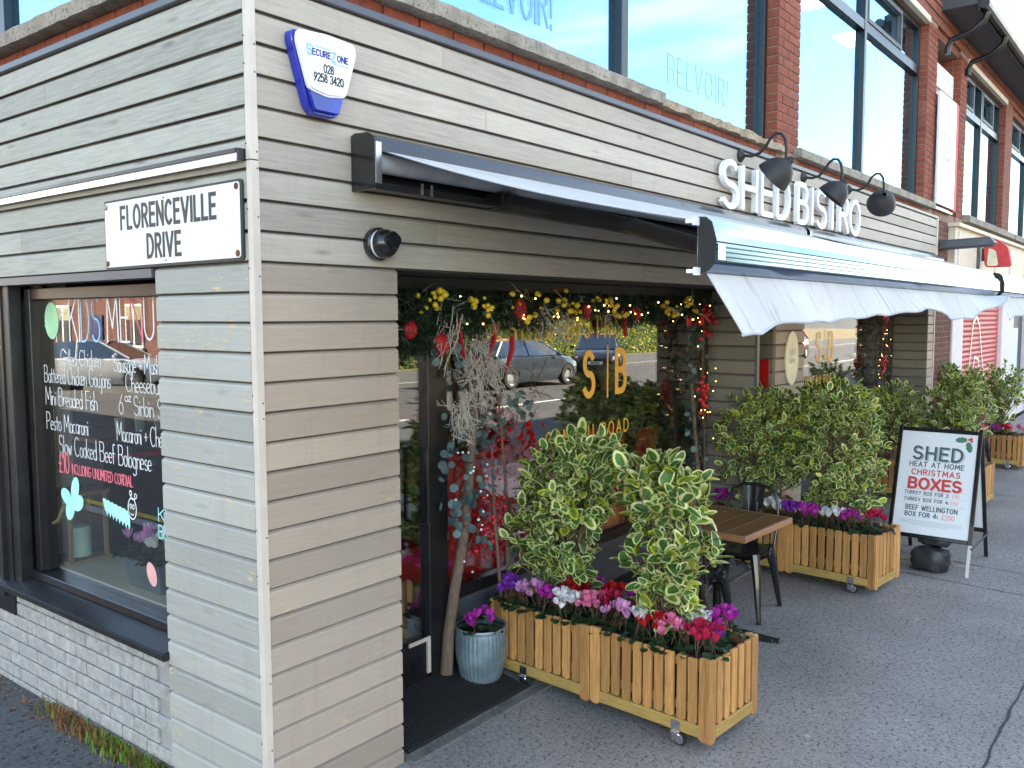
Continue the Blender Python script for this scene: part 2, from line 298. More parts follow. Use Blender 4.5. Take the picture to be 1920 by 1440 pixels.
def mat_asphalt(name, base, fine=1., gum=1.):
    m, N, L, b = newmat(name); v = coords(N, L, world=True)
    n1 = noise(N, L, v, 1.1, 4); n2 = noise(N, L, v, 160*fine, 2, .5)
    vo = N.new('ShaderNodeTexVoronoi'); vo.inputs['Scale'].default_value = 115*fine; L.new(v, vo.inputs['Vector'])
    v2 = N.new('ShaderNodeTexVoronoi'); v2.inputs['Scale'].default_value = 38*fine; L.new(v, v2.inputs['Vector'])
    c = mixc(N, L, ramp(N, L, n1, [(.35, 0), (.65, 1)]), tuple(q*.86 for q in base), tuple(q*1.15 for q in base))
    c = mixc(N, L, 1., c, ramp(N, L, vo.outputs['Color'], [(.1, .76), (.5, 1.), (.9, 1.25)]), 'MULTIPLY')
    pit = ramp(N, L, noise(N, L, v, 46*fine, 3, .6), [(.36, 1), (.42, 0)])
    c = mixc(N, L, math_(N, L, 'MULTIPLY', pit, .8), c, tuple(q*.22 for q in base))
    pit2 = ramp(N, L, v2.outputs['Distance'], [(.06, 1), (.16, 0)])
    pm = math_(N, L, 'MULTIPLY', pit2, ramp(N, L, noise(N, L, v, 6, 2), [(.4, 0), (.6, 1)]))
    c = mixc(N, L, math_(N, L, 'MULTIPLY', pm, .8), c, tuple(q*.25 for q in base))
    g1 = N.new('ShaderNodeTexVoronoi'); g1.inputs['Scale'].default_value = 4.2; g1.inputs['Randomness'].default_value = 1; L.new(v, g1.inputs['Vector'])
    sep = N.new('ShaderNodeSeparateColor'); L.new(g1.outputs['Color'], sep.inputs[0])
    dd = math_(N, L, 'ADD', g1.outputs['Distance'], math_(N, L, 'MULTIPLY', noise(N, L, v, 60, 2), .03))
    gm = math_(N, L, 'MULTIPLY', ramp(N, L, dd, [(.065, 1), (.08, 0)]), ramp(N, L, sep.outputs[0], [(.5, 0), (.54, 1)]))
    st = math_(N, L, 'MULTIPLY', ramp(N, L, noise(N, L, v, 2.3, 2), [(.62, 0), (.72, 1)]), ramp(N, L, noise(N, L, v, 28, 4, .7), [(.55, 0), (.65, 1)]))
    c = mixc(N, L, math_(N, L, 'MULTIPLY', gm, .9*gum), c, (.42, .42, .4)); c = mixc(N, L, math_(N, L, 'MULTIPLY', st, .5*gum), c, (.38, .38, .37))
    L.new(c, b.inputs['Base Color']); b.inputs['Roughness'].default_value = .86; b.inputs['Specular IOR Level'].default_value = .3
    h = math_(N, L, 'ADD', math_(N, L, 'MULTIPLY', vo.outputs['Distance'], .6), math_(N, L, 'MULTIPLY', pit, -1.)); h = math_(N, L, 'ADD', h, math_(N, L, 'MULTIPLY', pm, -1.))
    h = math_(N, L, 'ADD', h, math_(N, L, 'MULTIPLY', n2, .4))
    bump(N, L, b, h, .55, .006); return m
mat_asphalt('pavement_asphalt', (.265, .245, .228)); mat_asphalt('road_asphalt', (.085, .082, .08), .8, .1); mat_asphalt('side_asphalt', (.1, .1, .097), .6, .7)
def mat_brick(name, cols, rough=.88, rustic=1.):
    m, N, L, b = newmat(name); v = coords(N, L); oi = N.new('ShaderNodeObjectInfo')
    c = ramp(N, L, oi.outputs['Random'], [(i/(len(cols)-1), q) for i, q in enumerate(cols)])
    n = noise(N, L, v, 22, 5, .65); c = mixc(N, L, 1., c, ramp(N, L, n, [(.3, .72), (.7, 1.25)]), 'MULTIPLY')
    c = mixc(N, L, ramp(N, L, noise(N, L, v, 9, 3), [(.6, 0), (.8, .4)]), c, tuple(q*.5 for q in cols[0]))
    L.new(c, b.inputs['Base Color']); b.inputs['Roughness'].default_value = rough
    bump(N, L, b, noise(N, L, v, 75, 4, .7), .7*rustic, .006); return m
mat_brick('brick_red', [(.22, .055, .036), (.28, .075, .045), (.25, .062, .038), (.31, .09, .055)])
mat_brick('brick_grey', [(.37, .365, .35), (.4, .395, .375), (.385, .38, .36), (.42, .41, .39)], .75, 1.2)
def mat_brickwall(name, cols, mortar, sc=1.):
    m, N, L, b = newmat(name); g = N.new('ShaderNodeNewGeometry'); s = N.new('ShaderNodeSeparateXYZ'); L.new(g.outputs['Position'], s.inputs[0])
    cb = N.new('ShaderNodeCombineXYZ'); L.new(math_(N, L, 'ADD', s.outputs[0], s.outputs[1]), cb.inputs[0]); L.new(s.outputs[2], cb.inputs[1])
    bt = N.new('ShaderNodeTexBrick'); L.new(cb.outputs[0], bt.inputs['Vector']); bt.inputs['Scale'].default_value = 1; bt.inputs['Brick Width'].default_value = .225*sc; bt.inputs['Row Height'].default_value = .075*sc
    bt.inputs['Mortar Size'].default_value = .006*sc; bt.inputs['Color1'].default_value = (*cols[0], 1); bt.inputs['Color2'].default_value = (*cols[1], 1); bt.inputs['Mortar'].default_value = (*mortar, 1)
    n = noise(N, L, coords(N, L, world=True), 14, 5, .6)
    c = mixc(N, L, 1., bt.outputs[0], ramp(N, L, n, [(.3, .75), (.7, 1.2)]), 'MULTIPLY'); L.new(c, b.inputs['Base Color']); b.inputs['Roughness'].default_value = .88
    bump(N, L, b, math_(N, L, 'ADD', math_(N, L, 'MULTIPLY', bt.outputs['Fac'], -1.), math_(N, L, 'MULTIPLY', n, .4)), .6, .008); return m
mat_brickwall('brickwork_red', ((.22, .055, .036), (.28, .078, .046)), (.22, .15, .11))
mat_brickwall('brickwork_house', ((.42, .17, .07), (.5, .22, .1)), (.35, .28, .2))
mat_brickwall('brickwork_terrace', ((.12, .035, .024), (.16, .05, .033)), (.2, .15, .12))
simple('mortar', (.3, .2, .15), .95, bmp=.4, bscale=80, world=True)
simple('grey_mortar', (.33, .325, .31), .85, bmp=.4, bscale=80, world=True)
simple('joint_shade', (.1, .088, .075), .9, var=.4, scale=3, world=True); simple('backing', (.05, .048, .045), .9)
def mat_stone(name, base):
    m, N, L, b = newmat(name); v = coords(N, L, world=True); n = noise(N, L, v, 7, 6, .7); n2 = noise(N, L, v, 55, 5, .75)
    c = ramp(N, L, n, [(.25, tuple(q*.4 for q in base)), (.5, base), (.8, tuple(min(1, q*1.35) for q in base))])
    c = mixc(N, L, ramp(N, L, n2, [(.55, 0), (.62, .75)]), c, (.06, .055, .05)); L.new(c, b.inputs['Base Color']); b.inputs['Roughness'].default_value = .92
    bump(N, L, b, math_(N, L, 'ADD', n, n2), .8, .012); return m
mat_stone('ledge_stone', (.36, .32, .26)); mat_stone('ledge_broken', (.42, .33, .23)); mat_stone('concrete', (.17, .165, .155))
simple('flashing', (.085, .09, .11), .4, .0, .25, 3, world=True)
simple('trim_white', (.62, .55, .47), .45, var=.1, scale=5, world=True)
simple('black_paint', (.018, .019, .021), .35, var=.4, scale=6, world=True, bmp=.06)
simple('black_frame', (.012, .012, .014), .3, var=.3)
simple('dark_grey', (.075, .08, .09), .5, var=.2)
simple('charcoal_soffit', (.075, .072, .07), .6, var=.2)
simple('white_paint', (.8, .8, .78), .4, var=.05); simple('white_plastic', (.82, .84, .86), .28, var=.04)
simple('cream_wall', (.52, .48, .36), .8, var=.08); simple('cream_fascia', (.68, .58, .45), .6, var=.1, world=True)
simple('sign_white', (.78, .8, .79), .32, var=.06, scale=3); simple('sign_black', (.028, .03, .032), .5, var=.3, scale=20)
simple('rust', (.16, .055, .02), .85, var=.5, scale=60, bmp=.5); simple('screw', (.3, .3, .3), .4, .8)
simple('blue_lens', (.008, .025, .35), .12, var=.3, scale=5, coat=.5); simple('navy', (.01, .015, .12), .25)
simple('print_blue', (.01, .025, .22), .5); simple('print_lightblue', (.2, .5, .85), .5); simple('print_black', (.02, .02, .025), .6); simple('print_grey', (.075, .105, .11), .6); simple('print_lightgrey', (.42, .48, .5), .6)
simple('print_red', (.62, .05, .055), .6); simple('print_pink', (.85, .42, .4), .6); simple('print_green', (.06, .2, .11), .6)
simple('aluminium', (.72, .73, .74), .22, 1., .08, 4); simple('brushed', (.6, .6, .6), .38, 1., .1, 4); simple('bar_metal', (.1, .165, .25), .08, 1., .05, 3); simple('chrome', (.85, .86, .88), .07, 1., .03, 3)
simple('dark_metal', (.02, .021, .024), .33, .0, .3, 4, coat=.2); simple('black_metal', (.012, .012, .013), .22, .0, .4, 12, coat=.4)
simple('lamp_black', (.02, .018, .018), .55, var=.2); simple('rubber', (.014, .014, .014), .75)
def mat_fabric():
    m, N, L, b = newmat('awning_fabric'); v = coords(N, L, world=True)
    n = noise(N, L, v, 2.2, 4); st = noise(N, L, coords(N, L, (7, 1.2, .7), world=True), 3, 4, .6, .5)
    c = mixc(N, L, ramp(N, L, n, [(.35, 0), (.75, 1)]), (.6, .59, .57), (.7, .7, .69))
    c = mixc(N, L, ramp(N, L, st, [(.56, 0), (.72, .75)]), c, (.33, .29, .24)); L.new(c, b.inputs['Base Color']); b.inputs['Roughness'].default_value = .75
    b.inputs['Sheen Weight'].default_value = .1; b.inputs['Transmission Weight'].default_value = 0
    bump(N, L, b, noise(N, L, v, 500, 1), .1, .001)
    tl = N.new('ShaderNodeBsdfTranslucent'); L.new(c, tl.inputs[0]); ms = N.new('ShaderNodeMixShader'); ms.inputs[0].default_value = .16
    L.new(b.outputs[0], ms.inputs[1]); L.new(tl.outputs[0], ms.inputs[2]); L.new(ms.outputs[0], N['Material Output'].inputs[0])
mat_fabric(); simple('fabric_hem', (.45, .46, .5), .8)
def mat_wood(name, base, sc=(30, 30, 2.2), tint=.22, rough=.55, dark=.55, spec=.4):
    m, N, L, b = newmat(name); g = noise(N, L, coords(N, L, sc), 2.2, 6, .65, 1.1); oi = N.new('ShaderNodeObjectInfo'); n = noise(N, L, coords(N, L), 6, 3)
    c = mixc(N, L, ramp(N, L, g, [(.3, 0), (.72, 1)]), tuple(q*dark for q in base), tuple(min(1, q*1.15) for q in base))
    c = mixc(N, L, 1., c, ramp(N, L, oi.outputs['Random'], [(0, 1-tint), (1, 1+tint)]), 'MULTIPLY')
    c = mixc(N, L, ramp(N, L, n, [(.5, 0), (.8, .35)]), c, tuple(q*.6 for q in base))
    L.new(c, b.inputs['Base Color']); b.inputs['Roughness'].default_value = rough; b.inputs['Specular IOR Level'].default_value = spec; bump(N, L, b, g, .2, .002); return m
mat_wood('slat_wood', (.58, .28, .095), tint=.3); mat_wood('frame_pine', (.52, .33, .1), (2.2, 2.2, 30), .08); mat_wood('bark_wood', (.22, .15, .105), (25, 25, 3), .1, .85, .5)
mat_wood('table_wood', (.22, .092, .038), (3, 22, 22), .25, .3, .4, .5); mat_wood('table_edge', (.34, .17, .085), (3, 22, 22), .1, .35, .7)
simple('soil', (.022, .016, .012), .95, bmp=.6, bscale=40); simple('galvanised', (.2, .27, .31), .42, .35, .35, 9, bmp=.05)
def mat_leaf(name, col, rough=.45, var=.3, trans=.25):
    m, N, L, b = newmat(name); oi = N.new('ShaderNodeObjectInfo'); g = N.new('ShaderNodeNewGeometry')
    c = mixc(N, L, ramp(N, L, noise(N, L, coords(N, L, world=True), 9, 3), [(.3, 0), (.7, 1)]), tuple(q*(1-var) for q in col), tuple(q*(1+var) for q in col))
    c = mixc(N, L, 1., c, ramp(N, L, math_(N, L, 'FRACT', math_(N, L, 'ADD', oi.outputs['Random'], g.outputs['Random Per Island'])), [(0, 1-var), (1, 1+var)]), 'MULTIPLY')
    L.new(c, b.inputs['Base Color']); b.inputs['Roughness'].default_value = rough
    tl = N.new('ShaderNodeBsdfTranslucent'); L.new(c, tl.inputs[0]); ms = N.new('ShaderNodeMixShader'); ms.inputs[0].default_value = trans
    L.new(b.outputs[0], ms.inputs[1]); L.new(tl.outputs[0], ms.inputs[2]); L.new(ms.outputs[0], N['Material Output'].inputs[0]); return m
mat_leaf('leaf_green', (.07, .18, .035)); mat_leaf('leaf_midgreen', (.2, .31, .04)); mat_leaf('leaf_cream', (.76, .75, .33), .4, .15); mat_leaf('leaf_yellow', (.62, .6, .06), .4, .2)
mat_leaf('leaf_dark', (.022, .06, .022), .45); mat_leaf('eucalyptus', (.09, .16, .16), .55, .3, .15); mat_leaf('hedge_leaf', (.42, .4, .03), .5, .35, .3); mat_leaf('grass', (.14, .24, .03), .6, .35, .3); mat_leaf('grass_dry', (.28, .13, .05), .7, .35, .2)
mat_leaf('tree_leaf', (.07, .11, .02), .5, .35, .25); mat_leaf('holly_leaf', (.02, .045, .02), .4)
for nm, c in (('pet_red', (.62, .012, .015)), ('pet_crimson', (.5, .015, .07)), ('pet_pink', (.8, .22, .38)), ('pet_magenta', (.5, .03, .36)), ('pet_lilac', (.74, .34, .62)), ('pet_purple', (.28, .04, .45)), ('pet_white', (.85, .83, .82))):
    mat_leaf(nm, c, .5, .12, .3)
simple('twig_white', (.5, .46, .4), .8); simple('twig_brown', (.12, .06, .035), .8); simple('bauble_gold', (.92, .64, .05), .28, .0, .1, spec=.8); simple('berry_red', (.55, .015, .02), .3, spec=.7); simple('glitter_red', (.5, .02, .03), .4, .2, .4, 90, bmp=.6, bscale=200)
emat('fairy_light', (1., .66, .2), 1.8)
simple('gold_vinyl', (.9, .5, .06), .4, var=.04); simple('white_chalk', (.85, .87, .86), .8, var=.15, scale=40); simple('chalk_red', (.75, .16, .2), .8); simple('chalk_blue', (.3, .65, .85), .8); simple('chalk_green', (.4, .72, .42), .8); simple('chalk_mint', (.4, .85, .8), .8)
simple('office_vinyl', (.12, .36, .62), .4, var=.05); simple('office_vinyl_pale', (.36, .62, .8), .5)
glassmat('shop_glass', .17, .95, (.9, .92, .92), 0, .012); glassmat('side_glass', .10, .9, (.9, .93, .92), 0, .012); glassmat('office_glass', .42, .98, (.72, .8, .86), 0, .02, gcol=(.48, .8, 1.)); glassmat('car_glass', .2, .95, (.12, .14, .15), 0.)
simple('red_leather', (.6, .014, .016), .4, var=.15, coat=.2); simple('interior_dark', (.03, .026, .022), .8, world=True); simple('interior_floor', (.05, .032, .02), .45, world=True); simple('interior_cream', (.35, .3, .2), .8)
simple('shutter_red', (.52, .055, .05), .5, var=.2, scale=4); simple('paint_white_wall', (.75, .7, .68), .7, var=.08, world=True); simple('teal_sign', (.12, .42, .36), .5); simple('poster_mint', (.6, .82, .78), .5)
simple('poster_white', (.8, .81, .85), .25, var=.02); simple('bag_black', (.018, .02, .024), .42, var=.3, scale=5, bmp=.1, bscale=14); simple('mat_black', (.016, .015, .016), .85, var=.3, scale=30, bmp=.3, bscale=90)
simple('oval_cream', (.74, .7, .5), .4); simple('roof_slate', (.06, .06, .065), .6, world=True); simple('pvc_black', (.015, .015, .017), .35); simple('ceiling_white', (.75, .75, .73), .8)
emat('ceiling_lamp', (1., .97, .9), 3.); simple('yellow_line', (.62, .45, .06), .8, var=.25, scale=20, world=True); simple('white_line', (.6, .6, .58), .8, var=.2, world=True)
simple('kerb_stone', (.32, .31, .29), .85, bmp=.3, world=True); simple('soil_verge', (.16, .12, .05), .95, world=True)
for nm, c in (('car_black', (.012, .013, .016)), ('car_grey', (.05, .065, .085)), ('car_silver', (.74, .76, .78)), ('car_red', (.45, .012, .012))): simple(nm, c, .22, .3 if nm != 'car_red' else 0, .05, 2, coat=1.)
simple('plate_white', (.75, .75, .72), .4); simple('headlight', (.7, .72, .75), .1, .2, coat=1.); simple('skin', (.5, .28, .19), .55); simple('coat_olive', (.085, .09, .06), .85); simple('hair_grey', (.3, .28, .25), .7); simple('trousers', (.02, .02, .03), .8)
simple('rope', (.4, .28, .14), .9, bmp=.4, bscale=120); simple('basket', (.3, .19, .09), .8, bmp=.4); simple('blue_cloth', (.02, .04, .35), .7); simple('mint_ceramic', (.5, .68, .55), .35); simple('slate_pot', (.11, .15, .17), .7, bmp=.2)
# ------------------------------------------------------------------ ground, road, pavements
PK = .115
def zj(k): return 2.254+PK*k
struct('ground', MB().add([(-400,-400,-.14),(500,-400,-.14),(500,500,-.14),(-400,500,-.14)], [(0,1,2,3)]), 'road_asphalt')
pv = MB()
pv.box(-2.1, 90, -3.6, .0, -.14, 0); struct('pavement', pv, 'pavement_asphalt')
struct('side_pavement', MB().box(-2.1, .6, .004, 70, -.14, -.004), 'side_asphalt')
kb = MB(); x = -2.1
while x < 90: kb.box(x+.004, x+.91, -3.75, -3.602, -.14, .004); x += .914
y = -3.6
while y < 60: kb.box(-2.25, -2.102, y+.004, y+.91, -.14, .004); y += .914
struct('kerb', kb, 'kerb_stone')
jt = struct('pavement_joint', MB().box(-.5, .4, -2.112, -2.1, .0005, .003), 'backing')
def crack(p, q, w_, n=60):
    mb = MB(); p = Vector(p); q = Vector(q); d = (q-p); t = Vector((-d.y, d.x)).normalized(); vs = []
    for i in range(n+1):
        c = p+d*i/n+t*rnd.uniform(-.006, .006); k = w_*rnd.uniform(.4, 1.2); vs += [(c.x+t.x*k, c.y+t.y*k, .003), (c.x-t.x*k, c.y-t.y*k, .003)]
    mb.add(vs, [(2*i, 2*i+1, 2*i+3, 2*i+2) for i in range(n)]); ob('joint_line', mb, 'backing', jt)
crack((.4, -2.105), (12, -2.125), .007, 160); crack((5.40, .0), (5.02, -3.6), .007); crack((6.0, 0), (5.62, -3.6), .007); crack((9.2, 0), (8.95, -3.6), .007)
struct('far_pavement', MB().box(-60, 90, -19.4, -15.2, -.14, 0).box(-60, 90, -15.35, -15.202, -.14, .004, 1), ['side_asphalt', 'kerb_stone'])
struct('verge', MB().box(-60, 120, -60, -19.4, -.14, .02), 'soil_verge')
struct('side_far_pavement', MB().box(-14, -10.2, -3.6, 70, -.14, 0), 'side_asphalt')
for i, xx in enumerate((-2.42, -2.66)): struct('yellow_line', MB().box(xx-.05, xx+.05, -1, 60, -.139, -.135), 'yellow_line')
for i in range(12): struct('lane_marking', MB().box(-10+i*6, -7+i*6, -9.4, -9.28, -.139, -.135), 'white_line')
fl = MB().hexa([(.76,.0,-.1),(10.3,.0,-.1),(10.3,.7,-.1),(.76,.7,-.1)], [(.76,.0,.012),(10.3,.0,.012),(10.3,.7,.125),(.76,.7,.125)])
struct('doorstep', fl, 'concrete')
struct('threshold_strip', MB().box(.76, 4.7, -.055, -.002, -.02, .010), 'concrete', bevel=.004)

# ------------------------------------------------------------------ the bistro building
B = thing('bistro_building', 'two storey corner building with weathered grey timber cladding below red brick upper windows', 'building')
CACHE = {}
PROF = [(0, .006), (.0185, .006), (.0205, .008), (.0205, .099), (.0175, .1045), (.011, .109), (.005, .1128), (.003, .12), (0, .12)]
def plank(parent, kind, x, y, z, ln, mat, side):
    key = (round(ln, 3), mat)
    if key not in CACHE:
        mb = MB().prism(PROF, lambda u, v, w_: (w_, .0195-u, v), 0, ln); n_ = len(PROF); mb.m[2+6] = mb.m[2+0] = 1; CACHE[key] = mb.mesh('plank', [mat, 'joint_shade'])  # lip and underside faces coloured dark: painted shadow gap between boards
    o = ob('plank', CACHE[key], None, parent); o.location = (x, y+rnd.uniform(0, .0015)*(not side), z); o.rotation_euler = (0, 0, R(-90) if side else 0)
    return o
def row(parent, a, b, z, mat, side=False, at=0., joints=()):
    cuts = [a]+sorted(joints)+[b]
    for c0, c1 in zip(cuts, cuts[1:]):
        if side: plank(parent, 'p', at, c1-.0012, z, c1-c0-.0024, mat, True)
        else: plank(parent, 'p', c0+.0012, at, z, c1-c0-.0024, mat, False)
# backing walls (faces 18 mm behind the boards)
fw = MB()
fw.box(.02, 10.58, .0185, .3, zj(0)-.002, 3.29).box(.02, .74, .0185, .3, 0, zj(0)-.002).box(5.15, 5.78, .0185, .3, 0, zj(0)-.002).box(10.32, 10.58, .0185, .5, 0, zj(0)-.002).box(4.7585, 4.84, .0185, .45, 0, zj(0)-.002)
front = ob('front_wall', fw, 'backing', B)
sw = MB(); sw.box(.0185, .3, .3, 7, zj(0)-.002, 3.29).box(.0185, .3, .3, .67, 0, zj(0)-.002)
side = ob('side_wall', sw, 'backing', B)
R_ = random.Random(3)
jn = [(1.05, 4.9, 8.3), (3.9, 7.7), (1.36, 5.6), (2.75, 6.3, 9.1), (4.4, 8.0), (2.2, 6.9), (3.15, 7.2), (1.0, 5.2), (2.9, 6.1, 9.0)]
for k in range(9): row(front, .03, 10.6, zj(k), 'cladding_front', joints=jn[8-k])
for k in range(-20, 0): row(front, .03, .745, zj(k), 'cladding_pier')
for k in range(-20, 0):
    row(front, 5.13, 5.80, zj(k), 'cladding_pier'); row(front, 10.3, 10.6, zj(k), 'cladding_pier')
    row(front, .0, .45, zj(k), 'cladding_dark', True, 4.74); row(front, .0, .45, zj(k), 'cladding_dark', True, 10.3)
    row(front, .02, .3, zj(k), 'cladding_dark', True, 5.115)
sj = [(4.4,), (1.62,), (3.4,), (2.7,), (4.2,), (2.3,), (3.6,), (1.95, 4.6), (3.0,)]
for k in range(9): row(side, .03, 6.9, zj(k), 'cladding_side', True, 0, sj[8-k])
for k in range(-20, 0): row(side, .03, .69, zj(k), 'cladding_sidepier', True, 0)
# corner trim in two lengths, with screws
ct = MB(); e = .004
for z0, z1 in ((-.01, 2.628), (2.632, 3.42)):
    ct.prism([(-e, -e), (.031, -e), (.031, 0), (0, 0), (0, .026), (-e, .026)], lambda u, v, w_: (u, v, w_), z0, z1)
ctr = ob('corner_trim', ct, 'trim_white', B, bevel=.001)
for z in (.35, .62, 1.02, 1.2, 1.66, 1.72, 2.2, 2.42, 2.6, 2.66, 2.95, 3.05):
    ob('screw', MB().lathe([(.0028, -.0015), (.0032, 0), (.0001, .0002)], 8, (0, 0, 0), axis='y'), 'sign_black', ctr, (.022, -e-.0012, z)); ob('screw', MB().lathe([(.0028, -.0015), (.0032, 0), (.0001, .0002)], 8, (0, 0, 0), axis='x'), 'sign_black', ctr, (-e-.0012, .022, z+.03))
# metal flashing above the boards
ob('flashing', MB().box(-.012, 10.62, -.012, .1, 3.29, 3.325).box(-.014, .1, .1005, 7, 3.29, 3.325), 'flashing', B, bevel=.004)
ob('end_trim', MB().box(10.6005, 10.632, -.01, .1, 0, 3.3), 'trim_white', B)
# soffit and header inside the recesses
ob('soffit', MB().box(.742, 4.7575, .019, .62, 2.254, 2.28).box(5.78, 10.3, .019, .62, 2.2535, 2.28), 'charcoal_soffit', B)
hd = ob('header', MB().box(.745, 4.74, .395, .48, 2.185, 2.2535).box(5.80, 10.3, .395, .48, 2.185, 2.2535), 'black_paint', B, bevel=.004)
ob('maker_plate', MB().box(2.45, 2.62, .3905, .3945, 2.2, 2.225), 'rust', hd)
# recess beside the second pier: back panel with red notice, post trim
ob('corner_post', MB().box(4.735, 4.775, -.006, .018, 0, 2.2535), 'flashing', B)
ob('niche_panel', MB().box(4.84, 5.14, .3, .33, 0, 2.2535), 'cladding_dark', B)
ob('red_notice', MB().box(5.106, 5.1125, .05, .13, 1.44, 1.67), 'red_leather', B)

# ---- shopfront glazing
def glazing(x0, x1, door, first):
    wn = ob('shop_window', MB().box(x0, x0+.06, .42, .48, .06, 2.185).box(x1-.06, x1, .42, .48, .06, 2.185).box(x0+.06, x1-.06, .42, .48, 2.13, 2.185).box(x0+.06, x1-.06, .42, .48, .09, .16).box(x0+.06, x1-.06, .42, .48, .46, .53), 'black_frame', B, bevel=.003)
    ob('pane', MB().box(x0+.06, x1-.06, .447, .455, .53, 2.13), 'shop_glass', wn)
    ob('lower_panel', MB().box(x0+.06, x1-.06, .44, .46, .16, .46), 'dark_grey', wn)
    return wn
W1 = glazing(1.46, 4.73, True, True)
W2 = glazing(5.85, 10.28, False, False)
dr = ob('door', MB().box(.76, .84, .42, .48, .09, 2.185).box(1.36, 1.455, .41, .48, .09, 2.185).box(.84, 1.36, .42, .48, 2.09, 2.185).box(.84, 1.36, .42, .48, .09, .3), 'black_frame', B, bevel=.003)
ob('pane', MB().box(.84, 1.36, .447, .455, .3, 2.09), 'shop_glass', dr)
ob('handle', MB().tube([(1.3, .41, .95), (1.3, .37, .95), (1.3, .37, 1.35), (1.3, .41, 1.35)], .012, 8), 'black_metal', dr, smooth=True)
ob('kick_strip', MB().box(1.2, 1.36, .41, .4195, .3, .32).box(1.335, 1.36, .409, .4195, .12, .3), 'trim_white', dr)
# lettering on the glass
def fF(y): return lambda u, v, w_: (u, y-w_, v)
def gold(parent, t, h, hw, x, z, xs, gap, d=.0006): g = MB(); write(g, t, h, hw, fF(.4462), x, z, d, xs, gap); ob('gold_lettering', g, 'gold_vinyl', parent)
def goldbar(parent, x, z0, z1, w_): g = MB(); ribbon(g, [(x, z0), (x, z1)], w_, fF(.4462), 0, .0009); ob('gold_bar', g, 'gold_vinyl', parent)
gold(W1, 'S', .285, .022, 2.91, 1.508, .78, .1); gold(W1, 'B', .285, .022, 3.325, 1.512, .8, .1); goldbar(W1, 3.205, 1.475, 1.842, .009); gold(W1, 'ORMEAU ROAD', .088, .0055, 2.47, 1.214, 1.12, .42); gold(W1, 'SHED BISTRO', .14, .008, 2.1, 1.9, .9, .5)
gold(W2, 'S', .285, .024, 7.42, 1.555, .9, .1); gold(W2, 'B', .285, .024, 7.81, 1.555, .95, .1); goldbar(W2, 7.685, 1.53, 1.88, .01); gold(W2, 'ORMEAU ROAD', .088, .0055, 7.05, 1.3, 1.05, .42)

# ---- side window with the painted kids menu
SWN = ob('side_window', MB().box(.10, .20, .67, .73, .66, 2.2).box(.10, .20, 2.13, 2.19, .66, 2.2).box(.02, .16, 2.3, 2.62, .4, 2.24).box(.1, .2, .73, 2.13, 2.14, 2.2).box(.085, .2, .67, 2.62, .60, .66).box(.1, .2, 2.52, 3.6, .66, 2.2), 'black_frame', B, bevel=.004)
ob('jamb', MB().box(.03, .1, 2.22, 2.3, .6, 2.22).box(.0, .05, 2.38, 2.46, .5, 2.24), 'black_paint', SWN, bevel=.004)
ob('pane', MB().box(.146, .154, .73, 2.13, .66, 2.14), 'side_glass', SWN)
ob('pane', MB().box(.146, .154, 2.19, 2.30, .66, 2.14), 'side_glass', SWN)
ob('sill', MB().hexa([(-.03,.68,.55),(.2,.68,.55),(.2,2.7,.55),(-.03,2.7,.55)], [(-.03,.68,.585),(.085,.68,.618),(.085,2.7,.618),(-.03,2.7,.585)]), 'black_paint', SWN, bevel=.006, seg=2)
ob('head_board', MB().box(-.012, .1, .70, 3.6, 2.215, 2.252), 'flashing', SWN)
def fS(u, v, w_): return (.1455-w_, -u, v)       # u runs to the right as seen from the street
def line(name, mat, s, y0, y1, z, h, hw, gap=.1, parent=SWN):
    mb = MB(); W_ = layout(s, h, 1., gap)[1]; write(mb, s, h, hw, fS, -y0, z, .0006, (y0-y1)/max(W_, .001) if len(s) > 1 or s != 'I' else 1, gap, jit=.0015); return ob(name, mb, mat, parent)
for a in (('Grilled Chicken', 1.895, 1.474, 1.80, .082), ('Sausage + Mash', 1.347, .935, 1.785, .088), ('Battered Chicken Goujons', 2.09, 1.388, 1.70, .09), ('Cheeseburger', 1.24, .83, 1.693, .09), ('Mini Breaded Fish', 2.09, 1.527, 1.58, .095), ('6', 1.315, 1.272, 1.58, .095), ('oz', 1.255, 1.2, 1.645, .05),
          ('Sirloin Steak', 1.174, .78, 1.583, .09), ('Pesto Macaroni', 2.088, 1.633, 1.447, .092), ('Macaroni + Cheese', 1.343, .85, 1.448, .092), ('Slow Cooked Beef Bolognese', 1.956, 1.035, 1.327, .098)): line('menu_line', 'white_chalk', *a, .0018, .08)
for ch, y0, y1, z, mt in (('K', 1.783, 1.70, 1.925, 'white_chalk'), ('I', 1.682, 1.68, 1.925, 'white_chalk'), ('D', 1.66, 1.58, 1.927, 'chalk_blue'), ('S', 1.55, 1.472, 1.928, 'chalk_blue'), ('M', 1.4, 1.294, 1.93, 'white_chalk'), ('E', 1.272, 1.192, 1.932, 'white_chalk'), ('N', 1.175, 1.072, 1.934, 'chalk_red'), ('U', 1.054, .973, 1.945, 'white_chalk')): line('title_letter', mt, ch, y0, y1, z, .222, .0048)
line('price', 'chalk_red', '£10', 1.965, 1.857, 1.228, .1, .005); line('menu_line', 'chalk_red', 'INCLUDING UNLIMITED CORDIAL', 1.824, 1.213, 1.232, .05, .0028, .14)
for t_, z in (('KIDS', 1.10), ('BREW', 1.02)): line('menu_line', 'chalk_mint', t_, .99, .8, z, .06, .003)
BL = [0]
def blob(name, mat, pts, hole=None):
    mb = MB(); n = len(pts); BL[0] += 1; mb.prism([(a, b) for a, b in pts], fS, 0, .0008+.0002*(BL[0] % 6)); return ob(name, mb, mat, SWN)
